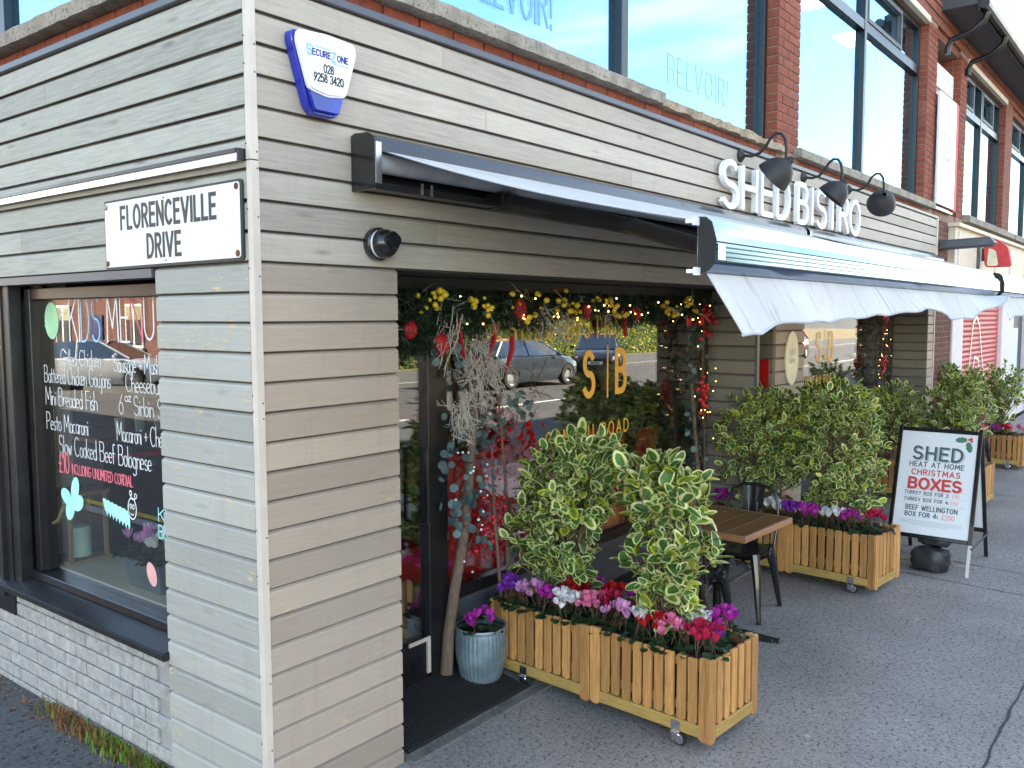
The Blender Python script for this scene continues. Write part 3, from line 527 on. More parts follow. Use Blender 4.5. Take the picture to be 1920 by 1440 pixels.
def ell(cy, cz, ry, rz, a0=0, n=20, wob=0): return [(-cy+ry*math.cos(2*math.pi*i/n)*math.cos(a0)-rz*math.sin(2*math.pi*i/n)*math.sin(a0)+rnd.uniform(-wob, wob), cz+ry*math.cos(2*math.pi*i/n)*math.sin(a0)+rz*math.sin(2*math.pi*i/n)*math.cos(a0)) for i in range(n)]
blob('painted_balloon', 'chalk_green', ell(1.981, 2.03, .078, .098, 0, 20))
for p, q in (((2.06, 2.0), (2.03, 2.015)), ((1.885, 2.05), (1.85, 2.075)), ((1.86, 1.88), (1.83, 1.86))):
    mb = MB(); ribbon(mb, [(-p[0], p[1]), (-q[0], q[1])], .004, fS, 0, .0008); ob('chalk_dash', mb, 'white_chalk', SWN)
for cy, cz, ry, rz, a in ((1.80, 1.15, .04, .07, -.35), (1.90, 1.10, .06, .04, -.4), (1.86, 1.04, .045, .07, -.5), (1.77, 1.08, .06, .04, .5)): blob('painted_butterfly', 'chalk_mint', ell(cy, cz, ry, rz, a, 18))
cat = [(-1.51+.26*i/24, 1.135-.035*i/24+.01*abs(math.sin(i*.9))) for i in range(25)]+[(-1.25-.24*i/24, 1.035+.045*i/24-(.022 if i % 3 == 1 else 0)) for i in range(25)]
blob('painted_caterpillar', 'chalk_mint', cat)
mb = MB(); e0 = ell(1.225, 1.125, .038, .052, 0, 20); ribbon(mb, e0+[e0[0]], .003, fS, 0, .0008)
for a, b_ in ((1.235, 1.2), (1.19, 1.19)):
    e_ = ell(a, b_, .01, .012, 0, 10); ribbon(mb, e_+[e_[0]], .0025, fS, 0, .0009); ribbon(mb, [(-a, b_-.012), (-1.22, 1.17)], .0025, fS, 0, .001)
for a in (1.238, 1.213): e_ = ell(a, 1.135, .008, .012, 0, 10); ribbon(mb, e_+[e_[0]], .002, fS, 0, .0011)
ribbon(mb, [(-1.24, 1.1), (-1.225, 1.093), (-1.21, 1.1)], .002, fS, 0, .0012); ob('painted_caterpillar_face', mb, 'white_chalk', SWN)
blob('painted_ladybird', 'print_pink', ell(1.067, .83, .04, .06, .45, 20))
# painted grey brick base below the side window
gw = ob('brick_base', MB().box(.05, .3, .67, 7, 0, .545), 'grey_mortar', B)
def brickmesh(key, lx, ly, lz, mat, bev=.004):
    if key not in CACHE: CACHE[key] = MB().box(-lx/2, lx/2, -ly/2, ly/2, -lz/2, lz/2).mesh('brick', mat, bevel=bev)
    return CACHE[key]
for c in range(8):
    zc = .545-.035-c*.0745
    yy = .70+.05+(.11 if c % 2 else 0)
    while yy < 3.3:
        ob('brick', brickmesh('gb', .03, .213, .066, 'brick_grey'), None, gw, (.0475+rnd.uniform(-.0015, .0015), yy+.1065, zc)); yy += .222
# ---- upper storey
up = MB()
PIL = [(.03, .35), (5.12, 5.6), (9.95, 10.42), (11.8, 12.22), (15.4, 16.1), (20.0, 20.8), (24.2, 25)]
up.box(.05, 10.6, .05, .3, 3.3, 3.385).box(10.6, 30, .05, .3, 3.3, 3.42)
uw = ob('upper_wall', up, 'mortar', B)
ub = MB(); ub.box(.04, 30, .06, .3, 5.62, 6.05)
for i in range(5): ub.box(.04, 30, .02+.012*(i % 2), .0599, 5.72+i*.066, 5.72+i*.066+.058)
ob('brick_band', ub, 'brickwork_red', B)
for x0, x1 in PIL:
    ob('pier_core', MB().box(x0+.008, x1-.008, .028, .3, 3.3, 5.75), 'mortar' if x0 < 12 else 'brickwork_red', B)
def brick_at(parent, x, y, z, lx, ly, lz=.065):
    ob('brick', brickmesh((round(lx, 3), round(ly, 3), 'rb'), lx, ly, lz, 'brick_red', .003), None, parent, (x+rnd.uniform(-.001, .001), y+rnd.uniform(-.0015, .0015), z))
# single course under the ledge, front and side
xx = .04
while xx < 10.5: brick_at(uw, xx+.1075, .058, 3.352, .215, .056, .062); xx += .2255
yy = .1
while yy < 3.4: brick_at(uw, .058, yy+.1075, 3.352, .056, .215, .062); yy += .2255
for x0, x1 in PIL[1:4]:
    pc = ob('pier_brickwork', MB().box(x0+.03, x1-.03, .1, .25, 3.4, 3.45), 'mortar', B)
    c = 0; z = 3.42; zend = 5.0 if x0 < 6 else 5.62
    while z < zend:
        wd = x1-x0
        if c % 2 == 0: cs = [(x0, .215), (x0+.2255, wd-.2255)]
        else: cs = [(x0, .1025), (x0+.1125, .215), (x0+.338, wd-.338)]
        for xa, l_ in cs:
            if l_ > .03: brick_at(pc, xa+l_/2, .075, z+.0325, l_, .11)
        brick_at(pc, x0+.05, .215, z+.0325, .1, .15)
        z += .075; c += 1
# stone ledges
def ledge(name, x0, x1, mat, d, h, rough):
    n = max(6, int((x1-x0)/.06)); mb = MB(); P_ = [(-d, .0), (-d-.004, h*.8), (-d+.012, h), (.17, h+.008), (.17, 0)]; vs = []
    for i in range(n+1):
        xq = x0+(x1-x0)*i/n
        for (a, b_) in P_: vs.append((xq, a+(rnd.uniform(-1, 1)*rough if a < .1 else 0), 3.386+b_+rnd.uniform(-1, 1)*rough*.6))
    k = len(P_); fs = [(i*k+j, i*k+(j+1) % k, (i+1)*k+(j+1) % k, (i+1)*k+j) for i in range(n) for j in range(k)]+[tuple(range(k)), tuple(range(n*k, n*k+k))]
    mb.add(vs, fs); return ob(name, mb, mat, B)
ledge('ledge_stone', -.07, 3.08, 'ledge_stone', .05, .075, .004); ledge('ledge_stone', 3.09, 5.25, 'ledge_broken', .018, .06, .014); ledge('ledge_stone', 5.5, 10.28, 'ledge_stone', .05, .08, .004); ledge('ledge_stone', 12.3, 16.2, 'ledge_stone', .06, .1, .004); ledge('ledge_stone', 16.3, 20.4, 'ledge_stone', .06, .1, .004)
lo = ledge('ledge_stone', .08, 6, 'ledge_stone', .05, .075, .004); lo.rotation_euler = (0, 0, R(-90)); lo.location = (0, 6.2, 0.001); 
# office windows
def office(x0, x1, mull, z0=3.46, z1=5.62, tr=5.06, y=.16, sash=True):
    f = .06; mb = MB(); mb.box(x0, x0+f, y-.04, y+.05, z0, z1).box(x1-f, x1, y-.04, y+.05, z0, z1).box(x0+f, x1-f, y-.04, y+.05, z0, z0+.05).box(x0+f, x1-f, y-.04, y+.05, z1-.06, z1)
    for m_ in mull: mb.box(m_-.04, m_+.04, y-.05, y+.05, z0+.05, z1-.06)
    wn = ob('office_window', mb, 'black_frame', B, bevel=.004)
    if tr:
        tb = MB(); ed = [x0+f]+[q for m_ in mull for q in (m_-.04, m_+.04)]+[x1-f]
        for a, b_ in zip(ed[::2], ed[1::2]): tb.box(a+.001, b_-.001, y-.045, y+.04, tr-.05, tr+.05)
        ob('transom', tb, 'black_frame', wn)
        for a, b_ in zip(ed[::2], ed[1::2]):
            md = a+(b_-a)*.62; s_ = MB()
            for c0, c1 in ((a+.01, md),):
                s_.box(c0, c0+.05, y-.055, y-.005, tr+.055, z1-.065).box(c1-.05, c1, y-.055, y-.005, tr+.055, z1-.065).box(c0+.05, c1-.05, y-.055, y-.005, tr+.055, tr+.1).box(c0+.05, c1-.05, y-.055, y-.005, z1-.11, z1-.065)
            ob('sash', s_, 'dark_grey', wn)
    ed = [x0+f]+[q for m_ in mull for q in (m_-.04, m_+.04)]+[x1-f]
    for a, b_ in zip(ed[::2], ed[1::2]): ob('pane', MB().box(a, b_, y, y+.01, z0+.05, z1-.06), 'office_glass', wn)
    return wn
OW1 = office(.35, 5.12, (2.85,), tr=None); OW2 = office(5.6, 9.95, (7.72,)); OW3 = office(12.22, 15.4, (13.8,), z0=3.5); office(16.1, 20, (18.3,), z0=3.5); office(20.8, 24.2, (22.5,), z0=3.5)
ob('window_head', MB().box(5.6, 9.95, .0, .06, 5.625, 5.7).box(12.22, 15.4, .0, .06, 5.625, 5.7), 'cream_fascia', B)
g = MB(); write(g, 'BELVOIR!', .22, .010, fF(.1585), 1.42, 3.655, .0006, .7, .2); ob('window_lettering', g, 'office_vinyl', OW1)
g = MB(); write(g, 'BELVOIR!', .19, .006, fF(.1585), 3.5, 3.645, .0006, .95, .3); ob('window_lettering', g, 'office_vinyl_pale', OW1)
# side office window
sm = MB().box(.12, .21, .36, .42, 3.46, 5.62).box(.12, .21, 2.32, 2.38, 3.46, 5.62).box(.12, .21, 6.5, 6.56, 3.46, 5.62).box(.12, .21, .42, 6.5, 3.46, 3.5)
sm = ob('office_window', sm, 'black_frame', B)
ob('pane', MB().box(.16, .17, .42, 2.32, 3.5, 5.6), 'office_glass', sm); ob('pane', MB().box(.16, .17, 2.38, 6.5, 3.5, 5.6), 'office_glass', sm)
ob('side_upper_wall', MB().box(.04, .3, .35, 14, 5.62, 6.05).box(.04, .3, 6.56, 14, 3.3, 5.62).box(.05, .3, .05, 6.56, 3.3, 3.385).box(.05, .3, 6.95, 14, 0, 3.3), 'brickwork_red', B)
# roof, gutter, rear and interior shell
ob('roof', MB().prism([(-.42, 6.02), (5.6, 8.9), (11.8, 6.02), (11.8, 5.95), (-.42, 5.95)], lambda u, v, w_: (w_, u, v), 10.6, 42), 'roof_slate', B)
ob('roof', MB().prism([(-.08, 6.62), (5.6, 9.3), (11.8, 6.62), (11.8, 6.5), (-.08, 6.5)], lambda u, v, w_: (w_, u, v), -.35, 10.6), 'roof_slate', B)
ob('parapet', MB().box(.04, 10.6, .05, .3, 6.051, 6.5).box(.04, .3, .301, 11.3, 6.051, 6.5).box(.3, 10.6, 11, 11.3, 6.051, 6.5).box(10.35, 10.6, .3, 11, 6.051, 6.5), 'brickwork_red', B)
gt = ob('gutter', MB().tube([(10.55, -.47, 5.93), (42, -.47, 5.93)], .065, 10).box(10.6, 42, -.42, -.395, 5.86, 6.03), 'pvc_black', B)
for xd in (10.75, 12.05): ob('downpipe', MB().tube([(xd, -.47, 5.88), (xd, -.45, 5.78), (xd, -.3, 5.66), (xd, -.06, 5.6), (xd, -.02, 5.5), (xd, -.02, 5.42)], .038, 10), 'pvc_black', B, smooth=True)
ob('rear_wall', MB().box(.3, 42, 11, 11.3, 0, 6).box(.04, .3, 11, 14, 0, 3.3).box(41.7, 42, 0.4, 11, 0, 6), 'brickwork_red', B)
ob('office_floor', MB().box(.31, 41.7, .3, 11, 2.9, 3.28), 'interior_cream', B)
ob('office_interior', MB().box(.31, 41.7, 4.5, 4.6, 3.28, 5.6).box(.31, 41.7, .31, 10.9, 5.63, 5.7), 'ceiling_white', B)
for (a, b_) in ((7.9, .75), (9.7, .8), (3.4, 1.6)): ob('ceiling_panel', MB().box(a, a+.6, b_, b_+.3, 5.61, 5.628), 'ceiling_lamp', B)
ob('office_column', MB().box(1.6, 1.72, .5, .62, 3.28, 5.63), 'cream_wall', B)
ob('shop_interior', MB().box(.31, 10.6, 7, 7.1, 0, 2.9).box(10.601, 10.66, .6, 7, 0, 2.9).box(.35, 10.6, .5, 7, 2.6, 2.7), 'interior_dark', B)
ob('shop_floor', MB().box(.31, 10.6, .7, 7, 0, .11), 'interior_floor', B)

# ------------------------------------------------------------------ neighbouring shops along the street
Q = thing('neighbour_shops', 'row of shops beyond the timber bistro with cream fascia and red roller shutter', 'building', (10.66, 0, 0))
def qb(name, x0, x1, y0, y1, z0, z1, mat, parent=Q, **k): return ob(name, MB().box(x0-10.66, x1-10.66, y0, y1, z0, z1), mat, parent, **k)
qb('brick_pier', 10.67, 11.75, .03, .4, 0, 3.3, 'brickwork_terrace'); qb('pilaster', 11.752, 12.45, .0, .4, 0, 2.4, 'paint_white_wall', bevel=.01); qb('pilaster', 15.7, 16.9, .0, .4, 0, 2.4, 'paint_white_wall', bevel=.01); qb('pilaster', 19.3, 20, 0, .4, 0, 2.4, 'paint_white_wall')
fs_ = qb('fascia', 11.403, 26, -.06, .4, 2.402, 3.25, 'cream_fascia'); qb('cornice', 11.35, 26, -.12, .2, 3.251, 3.3, 'cream_fascia')
for a in (11.6, 13.0, 14.4, 15.8, 17.4): qb('panel_rib', a, a+.05, -.075, -.0605, 2.45, 3.2, 'paint_white_wall', fs_)
qb('grey_post', 12.9, 12.97, -.1, -.0605, 2.5, 3.2, 'dark_grey', fs_)
sh = qb('roller_shutter', 12.452, 15.698, .08, .18, 0, 2.4, 'shutter_red')
sm_ = MB().prism([(0, 0), (-.012, .02), (-.016, .04), (-.012, .06), (0, .078)], lambda u, v, w_: (w_, u, v), 0, 3.24).mesh('slat', 'shutter_red')
for i in range(30): ob('slat', sm_, None, sh, (12.455-10.66, .0795, .02+i*.079))
g = MB(); fq = lambda u, v, w_: (u-10.26, .063-w_, v)
for q in ([(12.7, .55), (13.1, 1.9), (13.35, 2.0), (13.6, 1.85), (14.3, .6)], [(13.0, .75), (13.3, 1.35), (13.6, 1.3), (13.9, .7)], [(12.5, .9), (13.2, 1.05), (14.5, .85)]): ribbon(g, q, .022, fq, 0, .004)
ob('graffiti', g, 'white_paint', sh)
wn = qb('shop_window', 16.902, 19.298, .2, .26, 0.5, 2.4, 'dark_grey'); qb('stall_riser', 16.902, 19.298, .1, .4, 0, .5, 'paint_white_wall')
po = qb('poster', 16.95, 18.6, .17, .195, .62, 1.75, 'poster_mint', wn); g = MB(); fp = lambda u, v, w_: (u-10.66, .169-w_, v)
write(g, 'SUBWAY', .14, .02, fp, 17.05, 1.55, .001, 1.2); write(g, 'MEAL', .2, .03, fp, 17.0, 1.22, .001, 1.2); write(g, 'DEAL', .2, .03, fp, 17.0, .95, .001, 1.2); ob('poster_lettering', g, 'teal_sign', po)
qb('recess_wall', 10.43, 11.79, .5, .7, 3.3, 5.7, 'brickwork_red'); qb('curved_canopy', 10.44, 11.78, .1, .5, 5.0, 5.4, 'paint_white_wall', bevel=.05, seg=3)
qb('lower_back', 10.67, 30, .4, .6, 0, 3.28, 'interior_dark')
# ------------------------------------------------------------------ things fixed to the walls
def mat_yz(poly, x0, x1, mb=None, m=0):
    return (mb or MB()).prism(poly, lambda u, v, w_: (w_, u, v), x0, x1, m)
def interp(tab, x):
    for (a, va), (b_, vb) in zip(tab, tab[1:]):
        if x <= b_:
            t = max(0, (x-a)/(b_-a)); t = t*t*(3-2*t); return va+(vb-va)*t
    return tab[-1][1]
def awning(x0, label, bot, seed):
    r2 = random.Random(seed); W = 4.88
    T = thing('awning', label, 'awning', (x0, 0, 2.57), 0, 'retractable awnings over the bistro windows'); o = Vector((0, 0, -2.57))
    def P_(name, mb, mat, **k):
        mb.v = [(a, b_, c-2.57) for a, b_, c in mb.v]; par = k.pop('par', T); return ob(name, mb, mat, par, **k)
    cap = [(0, 2.562), (-.14, 2.566), (-.15, 2.59), (-.15, 2.745), (-.135, 2.775), (-.1, 2.795), (-.02, 2.798), (0, 2.79)]
    for a in (0, W): P_('end_cap', mat_yz(cap, a, a+.022), 'black_metal', bevel=.004)
    P_('end_cap_edge', mat_yz([(-.151, 2.585), (-.157, 2.585), (-.157, 2.75), (-.151, 2.75)], -.004, .026), 'brushed')
    P_('hood', mat_yz([(0, 2.788), (-.1, 2.792), (-.133, 2.772), (-.148, 2.745), (-.152, 2.715), (-.146, 2.715), (-.14, 2.742), (-.128, 2.764), (-.1, 2.782), (0, 2.778)], .0225, W-.0005), 'dark_metal')
    P_('back_plate', MB().box(.0225, W-.0005, -.022, 0, 2.565, 2.777), 'dark_metal'); P_('rail', MB().box(.03, W-.01, -.11, -.023, 2.57, 2.6), 'dark_metal', bevel=.004)
    P_('roller', MB().tube([(.025, -.082, 2.685), (W-.005, -.082, 2.685)], .045, 16), 'fabric_hem', smooth=True)
    for a in (.3, .36, .95, 1.5): P_('bracket', MB().box(a, a+.012, -.115, -.111, 2.572, 2.62), 'brushed')
    x1, x2 = .05, W-.03
    def fab(u, v, d):
        yy = -.12+(-1.575+.12)*v; zz = 2.728+(2.338-2.728)*v-.03*math.sin(math.pi*v)*(.6+.4*math.sin(u*7+seed)); return (x1+(x2-x1)*u, yy, zz+d)
    P_('canopy', MB().sheet(lambda u, v: fab(u, v, 0), 24, 14).sheet(lambda u, v: fab(u, v, -.003), 24, 14), 'awning_fabric', smooth=True)
    bar = P_('front_bar', mat_yz([(-1.55, 2.352), (-1.562, 2.353), (-1.584, 2.328), (-1.602, 2.302), (-1.612, 2.281), (-1.614, 2.277), (-1.598, 2.276), (-1.598, 2.216), (-1.611, 2.216), (-1.606, 2.206), (-1.592, 2.19), (-1.574, 2.178), (-1.55, 2.178)], x1-.012, x2+.012), 'bar_metal')
    for i in range(4): P_('rib', mat_yz([(-1.599, 2.2175+i*.0148), (-1.6105, 2.2178+i*.0148), (-1.6118, 2.2188+i*.0148), (-1.6118, 2.2288+i*.0148), (-1.6105, 2.2298+i*.0148), (-1.599, 2.2301+i*.0148)], x1-.012, x2+.012), 'bar_metal', par=bar)
    P_('bar_label', MB().box(x1+.0, x1+.05, -1.6165, -1.6145, 2.22, 2.27), 'white_plastic', par=bar)
    for a in (x1-.016, x2+.0125): P_('bar_cap', mat_yz([(-1.555, 2.354), (-1.58, 2.352), (-1.6, 2.336), (-1.616, 2.28), (-1.613, 2.21), (-1.59, 2.186), (-1.555, 2.176)], a, a+.0035), 'rubber', par=bar)
    for zz, yy in ((2.338, -1.555), (2.185, -1.56)): P_('clip', MB().box(x1-.05, x1-.0162, yy-.004, yy+.004, zz-.012, zz+.012).box(x1-.06, x1-.03, yy+.005, yy+.022, zz-.006, zz+.006), 'white_plastic', par=bar)
    def val(u, v, d):
        xx = x1+(x2-x1)*u; zb = interp(bot, xx); top = 2.179; zz = top+(zb-top)*v
        out = .085*v+.022*v*math.sin(xx*3.1+seed)+.012*v*math.sin(xx*9+1)+(max(0, xx-3.2)**2*.035)*v*v
        return (xx+.015*v*(1-u), -1.576-out-d, zz+.004*math.sin(xx*17)*v)
    vl = P_('valance', MB().sheet(lambda u, v: val(u, v, 0), 90, 8).sheet(lambda u, v: val(u, v, .0025), 90, 8), 'awning_fabric', smooth=True)
    hm = [val(i/60, 1.0, .001) for i in range(61)]; P_('hem', MB().tube(hm, .0055, 6), 'fabric_hem', par=vl)
    for xs, xe, dr_ in ((.9, .42, 1), (W-.9, W-.42, -1)):
        a = Vector((xs, -.08, 2.6)); e_ = Vector((xs-.08*dr_, -.85, 2.43)); c = Vector((xe-.08*dr_, -1.556, 2.245))
        arm = P_('folding_arm', MB().tube([a, a+(e_-a)*.5, e_], [.062, .055, .045], 10, flat=.8).tube([e_, e_+(c-e_)*.5, c], [.045, .04, .032], 10, flat=.8), 'dark_metal', smooth=True)
        P_('elbow', MB().ico(tuple(e_), .05, sub=2, sc=(1, 1, .8)), 'dark_metal', smooth=True, par=arm); P_('shoulder', MB().box(xs-.07, xs+.07, -.14, -.023, 2.565, 2.64), 'dark_metal', bevel=.01, par=arm)
    return T
AW1 = awning(.485, 'white retractable awning with chrome front bar over the first bistro window', [(0, 1.985), (.19, 1.99), (.36, 2.018), (.62, 2.025), (.9, 2.022), (1.7, 2.048), (2.2, 2.066), (2.5, 2.083), (2.72, 2.062), (3.25, 2.02), (3.55, 2.024), (4.05, 2.09), (4.55, 2.17), (4.9, 2.176)], 1)
AW2 = awning(5.46, 'white retractable awning over the second bistro window further along the street', [(0, 2.0), (.4, 2.03), (1.2, 2.06), (2.2, 2.02), (3.2, 2.06), (4.2, 2.03), (4.9, 2.1)], 4)

# fascia letters
FS = thing('fascia_sign', 'raised white letters spelling the bistro name on the timber wall', 'sign', (3.93, 0, 2.835))
for ch, xa, wd in (('S', 3.93, .26), ('H', 4.28, .25), ('E', 4.635, .215), ('D', 4.955, .26), ('B', 5.415, .225), ('I', 5.755, .02), ('S', 5.87, .25), ('T', 6.16, .26), ('R', 6.51, .235), ('O', 6.815, .30)):
    mb = MB(); write(mb, ch, .315, .0215, lambda u, v, w_: (u, -.028-w_, v), 0, 0, .034, wd/.315/max(.1, GL[ch][0]) if ch != 'I' else 1, .1, cap=.004)
    lt = ob('letter', mb, 'white_plastic', FS, (xa-3.93, 0, 0)); ob('stand_off', MB().tube([(.02 if ch != 'T' else .13, -.0, .05), (.02 if ch != 'T' else .13, -.028, .05)], .006, 6).tube([(.02 if ch != 'T' else .13, 0, .26), (.02 if ch != 'T' else .13, -.028, .26)], .006, 6), 'brushed', lt)

# gooseneck lamps
def lamp(x, z, label, yaw, tilt, out_, s=1.):
    T = thing('gooseneck_lamp', label, 'lamp', (x, 0, z), 0, 'gooseneck lamps above the bistro name')
    ob('wall_plate', MB().lathe([(.001, 0), (.045, 0), (.05, -.012), (.03, -.03), (.02, -.04), (.001, -.045)], 16, axis='y'), 'lamp_black', T, smooth=True)
    p = [(0, -.03, 0), (0, -.09, -.012), (0, -.15, .0), (0, -.2, .045), (0, -.235, .1), (0, -.275, .13), (0, -.315, .125), (0, -.345, .085), (0, -.355, .02), (0, -.355, -.06)]
    p = [(a, b_*out_/.355, c) for a, b_, c in p]; ob('arm', MB().tube(p, .0115, 10), 'lamp_black', T, smooth=True)
    prof = [(.018, .06), (.026, .05), (.03, .03), (.05, .015), (.085, -.01), (.112, -.05), (.128, -.1), (.136, -.135), (.132, -.135), (.12, -.09), (.1, -.045), (.06, -.005), (.001, .005)]
    prof = [(a*s, b_*s) for a, b_ in prof]
    sh_ = ob('lamp_shade', MB().lathe(prof, 28), 'lamp_black', T, (0, -out_, -.1), smooth=True)
    sh_.rotation_mode = 'QUATERNION'; sh_.rotation_quaternion = Vector((0, 0, 1)).rotation_difference(-Vector((math.cos(tilt)*math.sin(yaw), math.cos(tilt)*math.cos(yaw), -math.sin(tilt))))
    ob('bulb', MB().ico((0, 0, -.05), .03, sub=2), 'white_plastic', sh_, smooth=True)
lamp(4.34, 3.24, 'black gooseneck lamp over the letter D, nearest the street corner', R(0), R(40), .36)
lamp(5.66, 3.235, 'black gooseneck lamp in the middle of the three, over the letter R', R(-20), R(48), .34, .95)
lamp(6.9, 3.265, 'black gooseneck lamp at the right end, shade swung outwards beyond the last letter', R(65), R(22), .34)

# alarm box
AL = thing('alarm_box', 'blue and white burglar alarm box high on the timber wall by the corner', 'alarm box', (.315, 0, 2.985))
def rpoly(pts, r=.02, n=4):
    outp = []; k = len(pts)
    for i in range(k):
        p, a, b_ = Vector(pts[i]), Vector(pts[i-1]), Vector(pts[(i+1) % k]); da = (a-p).normalized(); db = (b_-p).normalized(); rr = min(r, (a-p).length*.45, (b_-p).length*.45)
        for j in range(n+1):
            t = j/n; outp.append(tuple((p+da*rr)*(1-t)**2+p*2*t*(1-t)+(p+db*rr)*t**2))
    return outp
fa = lambda u, v, w_: (u, -w_, v)
body = rpoly([(-.155, .115), (-.15, .15), (.15, .155), (.158, .115), (.082, -.12), (.055, -.152), (-.055, -.152), (-.082, -.12)], .02)
ob('base', MB().prism(body, fa, .0, .045), 'blue_lens', AL, bevel=.004, smooth=True)
ob('strobe_lens', MB().prism(rpoly([(-.098, -.04), (.098, -.04), (.062, -.14), (-.062, -.14)], .015), fa, .0455, .062), 'blue_lens', AL, bevel=.006, smooth=True)
cov = ob('cover', MB().prism(rpoly([(-.148, .105), (-.142, .146), (0, .158), (.142, .15), (.15, .108), (.092, -.068), (0, -.082), (-.092, -.068)], .022), fa, .0455, .074), 'white_plastic', AL, bevel=.008, seg=2, smooth=True)
g = MB(); rp_ = rpoly([(-.11, .09), (-.1, .118), (.1, .122), (.115, .09), (.07, -.045), (-.07, -.045)], .015); ribbon(g, rp_+[rp_[0]], .0011, fa, .0742, .0746); ob('panel_line', g, 'print_lightgrey', cov)
g = MB(); fb = lambda u, v, w_: (u, -.0744-w_, v); write(g, 'S', .036, .0045, fb, -.105, .062, .0004, 1.2, slope=.0); write(g, 'Z', .034, .004, fb, .018, .058, .0004, 1.0); ribbon(g, [(-.1, .098), (.01, .099)], .0022, fb, 0, .0003); ribbon(g, [(.02, .05), (.1, .05)], .0022, fb, 0, .0003); ob('logo', g, 'print_lightblue', cov)
g = MB(); write(g, 'ECURE', .022, .0024, fb, -.078, .065, .0009, 1.1, .25); write(g, 'ONE', .022, .0024, fb, .045, .064, .0009, 1.1, .25); ob('logo_lettering', g, 'print_blue', cov)
g = MB(); write(g, '028', .03, .0026, fb, 0, .008, .0005, .85, .18, .5); write(g, '9258 3420', .03, .0026, fb, 0, -.03, .0005, .85, .18, .5); ob('phone_number', g, 'print_black', cov)

# round bulkhead light
WL = thing('wall_light', 'round black outdoor bulkhead light with hooded visor left of the awning', 'wall light', (.615, 0, 2.355))
ob('base', MB().lathe([(.001, 0), (.068, 0), (.072, -.012), (.07, -.03), (.06, -.036)], 28, axis='y'), 'black_metal', WL, smooth=True)
ob('lens', MB().lathe([(.06, -.034), (.062, -.05), (.055, -.056)], 28, axis='y'), 'white_plastic', WL, smooth=True)
ob('hood', MB().lathe([(.063, -.05), (.06, -.075), (.045, -.1), (.025, -.115), (.001, -.12)], 28, axis='y'), 'black_metal', WL, smooth=True)
ob('visor', MB().prism(rpoly([(.0, .055), (.05, .02), (.02, -.03), (-.03, -.03), (-.05, .02)], .02), fa, .09, .125), 'black_metal', WL, bevel=.01, seg=2, smooth=True)

# street name plate
SG = thing('street_sign', 'white street name plate with black lettering on the side wall', 'street sign', (-.004, .56, 2.41))
fg = lambda u, v, w_: (-w_, -u, v)
rim = ob('backing_plate', MB().prism(rpoly([(-.515, -.153), (.515, -.148), (.515, .155), (-.515, .15)], .018), fg, .0, .008), 'sign_black', SG)
pl_ = ob('plate', MB().prism(rpoly([(-.505, -.142), (.503, -.139), (.503, .145), (-.505, .14)], .015), fg, .0085, .0115), 'sign_white', SG, bevel=.001)
g = MB(); f2 = lambda u, v, w_: fg(u, v, .0117+w_); write(g, 'FLORENCEVILLE', .09, .0082, f2, -.01, .022, .0006, .82, .3, .5); write(g, 'DRIVE', .09, .0082, f2, -.03, -.108, .0006, .82, .3, .5); ob('lettering', g, 'sign_black', pl_)
for u, v in ((-.49, .122), (.485, .128), (-.49, -.125), (.485, -.122)): ob('screw', MB().lathe([(.013, -.0), (.013, -.002), (.006, -.005), (.001, -.005)], 12, axis='x'), 'rust' if u > 0 or v < 0 else 'screw', pl_, (-.0117, -u, v))
for u, v in ((-.02, .128), (-.015, -.128)): ob('rivet', MB().ico((0, 0, 0), .004), 'sign_black', pl_, (-.0125, -u, v))
# aluminium rail on side wall
AR = thing('aluminium_rail', 'long aluminium rail fixed along the side wall above the street sign', 'rail', (0, .02, 2.652))
ob('channel', MB().box(-.03, 0, .02, 4.6, -.022, .016), 'aluminium', AR, bevel=.004); ob('lip', MB().box(-.038, -.031, .022, 4.6, .006, .02), 'dark_metal', AR); ob('lower_lip', MB().box(-.034, -.0305, .022, 4.6, -.026, -.018), 'aluminium', AR); ob('end_cap', MB().box(-.035, .0, .012, .0195, -.025, .02), 'dark_metal', AR)
# oval plaque on second pier
OV = thing('oval_plaque', 'cream oval plaque on the timber pier between the two shop windows', 'plaque', (5.475, 0, 1.67))
pq = ob('plate', MB().prism([(.15*math.cos(2*math.pi*i/32), .235*math.sin(2*math.pi*i/32)) for i in range(32)], fa, .001, .016), 'oval_cream', OV, bevel=.003, smooth=True)
g = MB(); f3 = lambda u, v, w_: (u, -.0163-w_, v); write(g, 'SHED', .05, .003, f3, 0, .03, .0005, 1, .2, .5); write(g, 'BISTRO', .03, .002, f3, 0, -.04, .0005, 1, .2, .5); ob('lettering', g, 'print_lightgrey', pq)
# office banner, sign light trough, red projecting sign (far end)
BN = thing('office_banner', 'white banner sign with red edge between the far brick piers', 'banner', (10.92, -.01, 3.47))
ob('face', MB().box(-.55, .4, -.03, 0, 0, 1.42), 'poster_white', BN); ob('red_edge', MB().box(.4005, .56, -.028, 0, -.02, 1.42), 'print_red', BN); ob('bracket', MB().box(-.5, .5, .0, .08, -.06, -.022), 'dark_metal', BN)
g = MB(); f4 = lambda u, v, w_: (u, -.0305-w_, v); write(g, 'BELVOIR!', .2, .01, f4, -.08, .72, .0006, .6, .12, .5); write(g, 'Sales + Lettings', .07, .005, f4, -.08, .6, .0006, .8, .1, .5); ob('lettering', g, 'print_lightgrey', BN)
TR = thing('sign_light_trough', 'grey metal light trough sticking out above the red shutter', 'sign light', (11.0, .03, 2.96))
ob('housing', mat_yz([(-.0, -.05), (-.62, -.03), (-.66, .02), (-.6, .09), (0, .07)], -.12, .12), 'dark_grey', TR, bevel=.01); ob('end_panel', mat_yz([(-.1, -.03), (-.58, -.015), (-.58, .06), (-.1, .05)], -.128, -.121), 'flashing', TR)
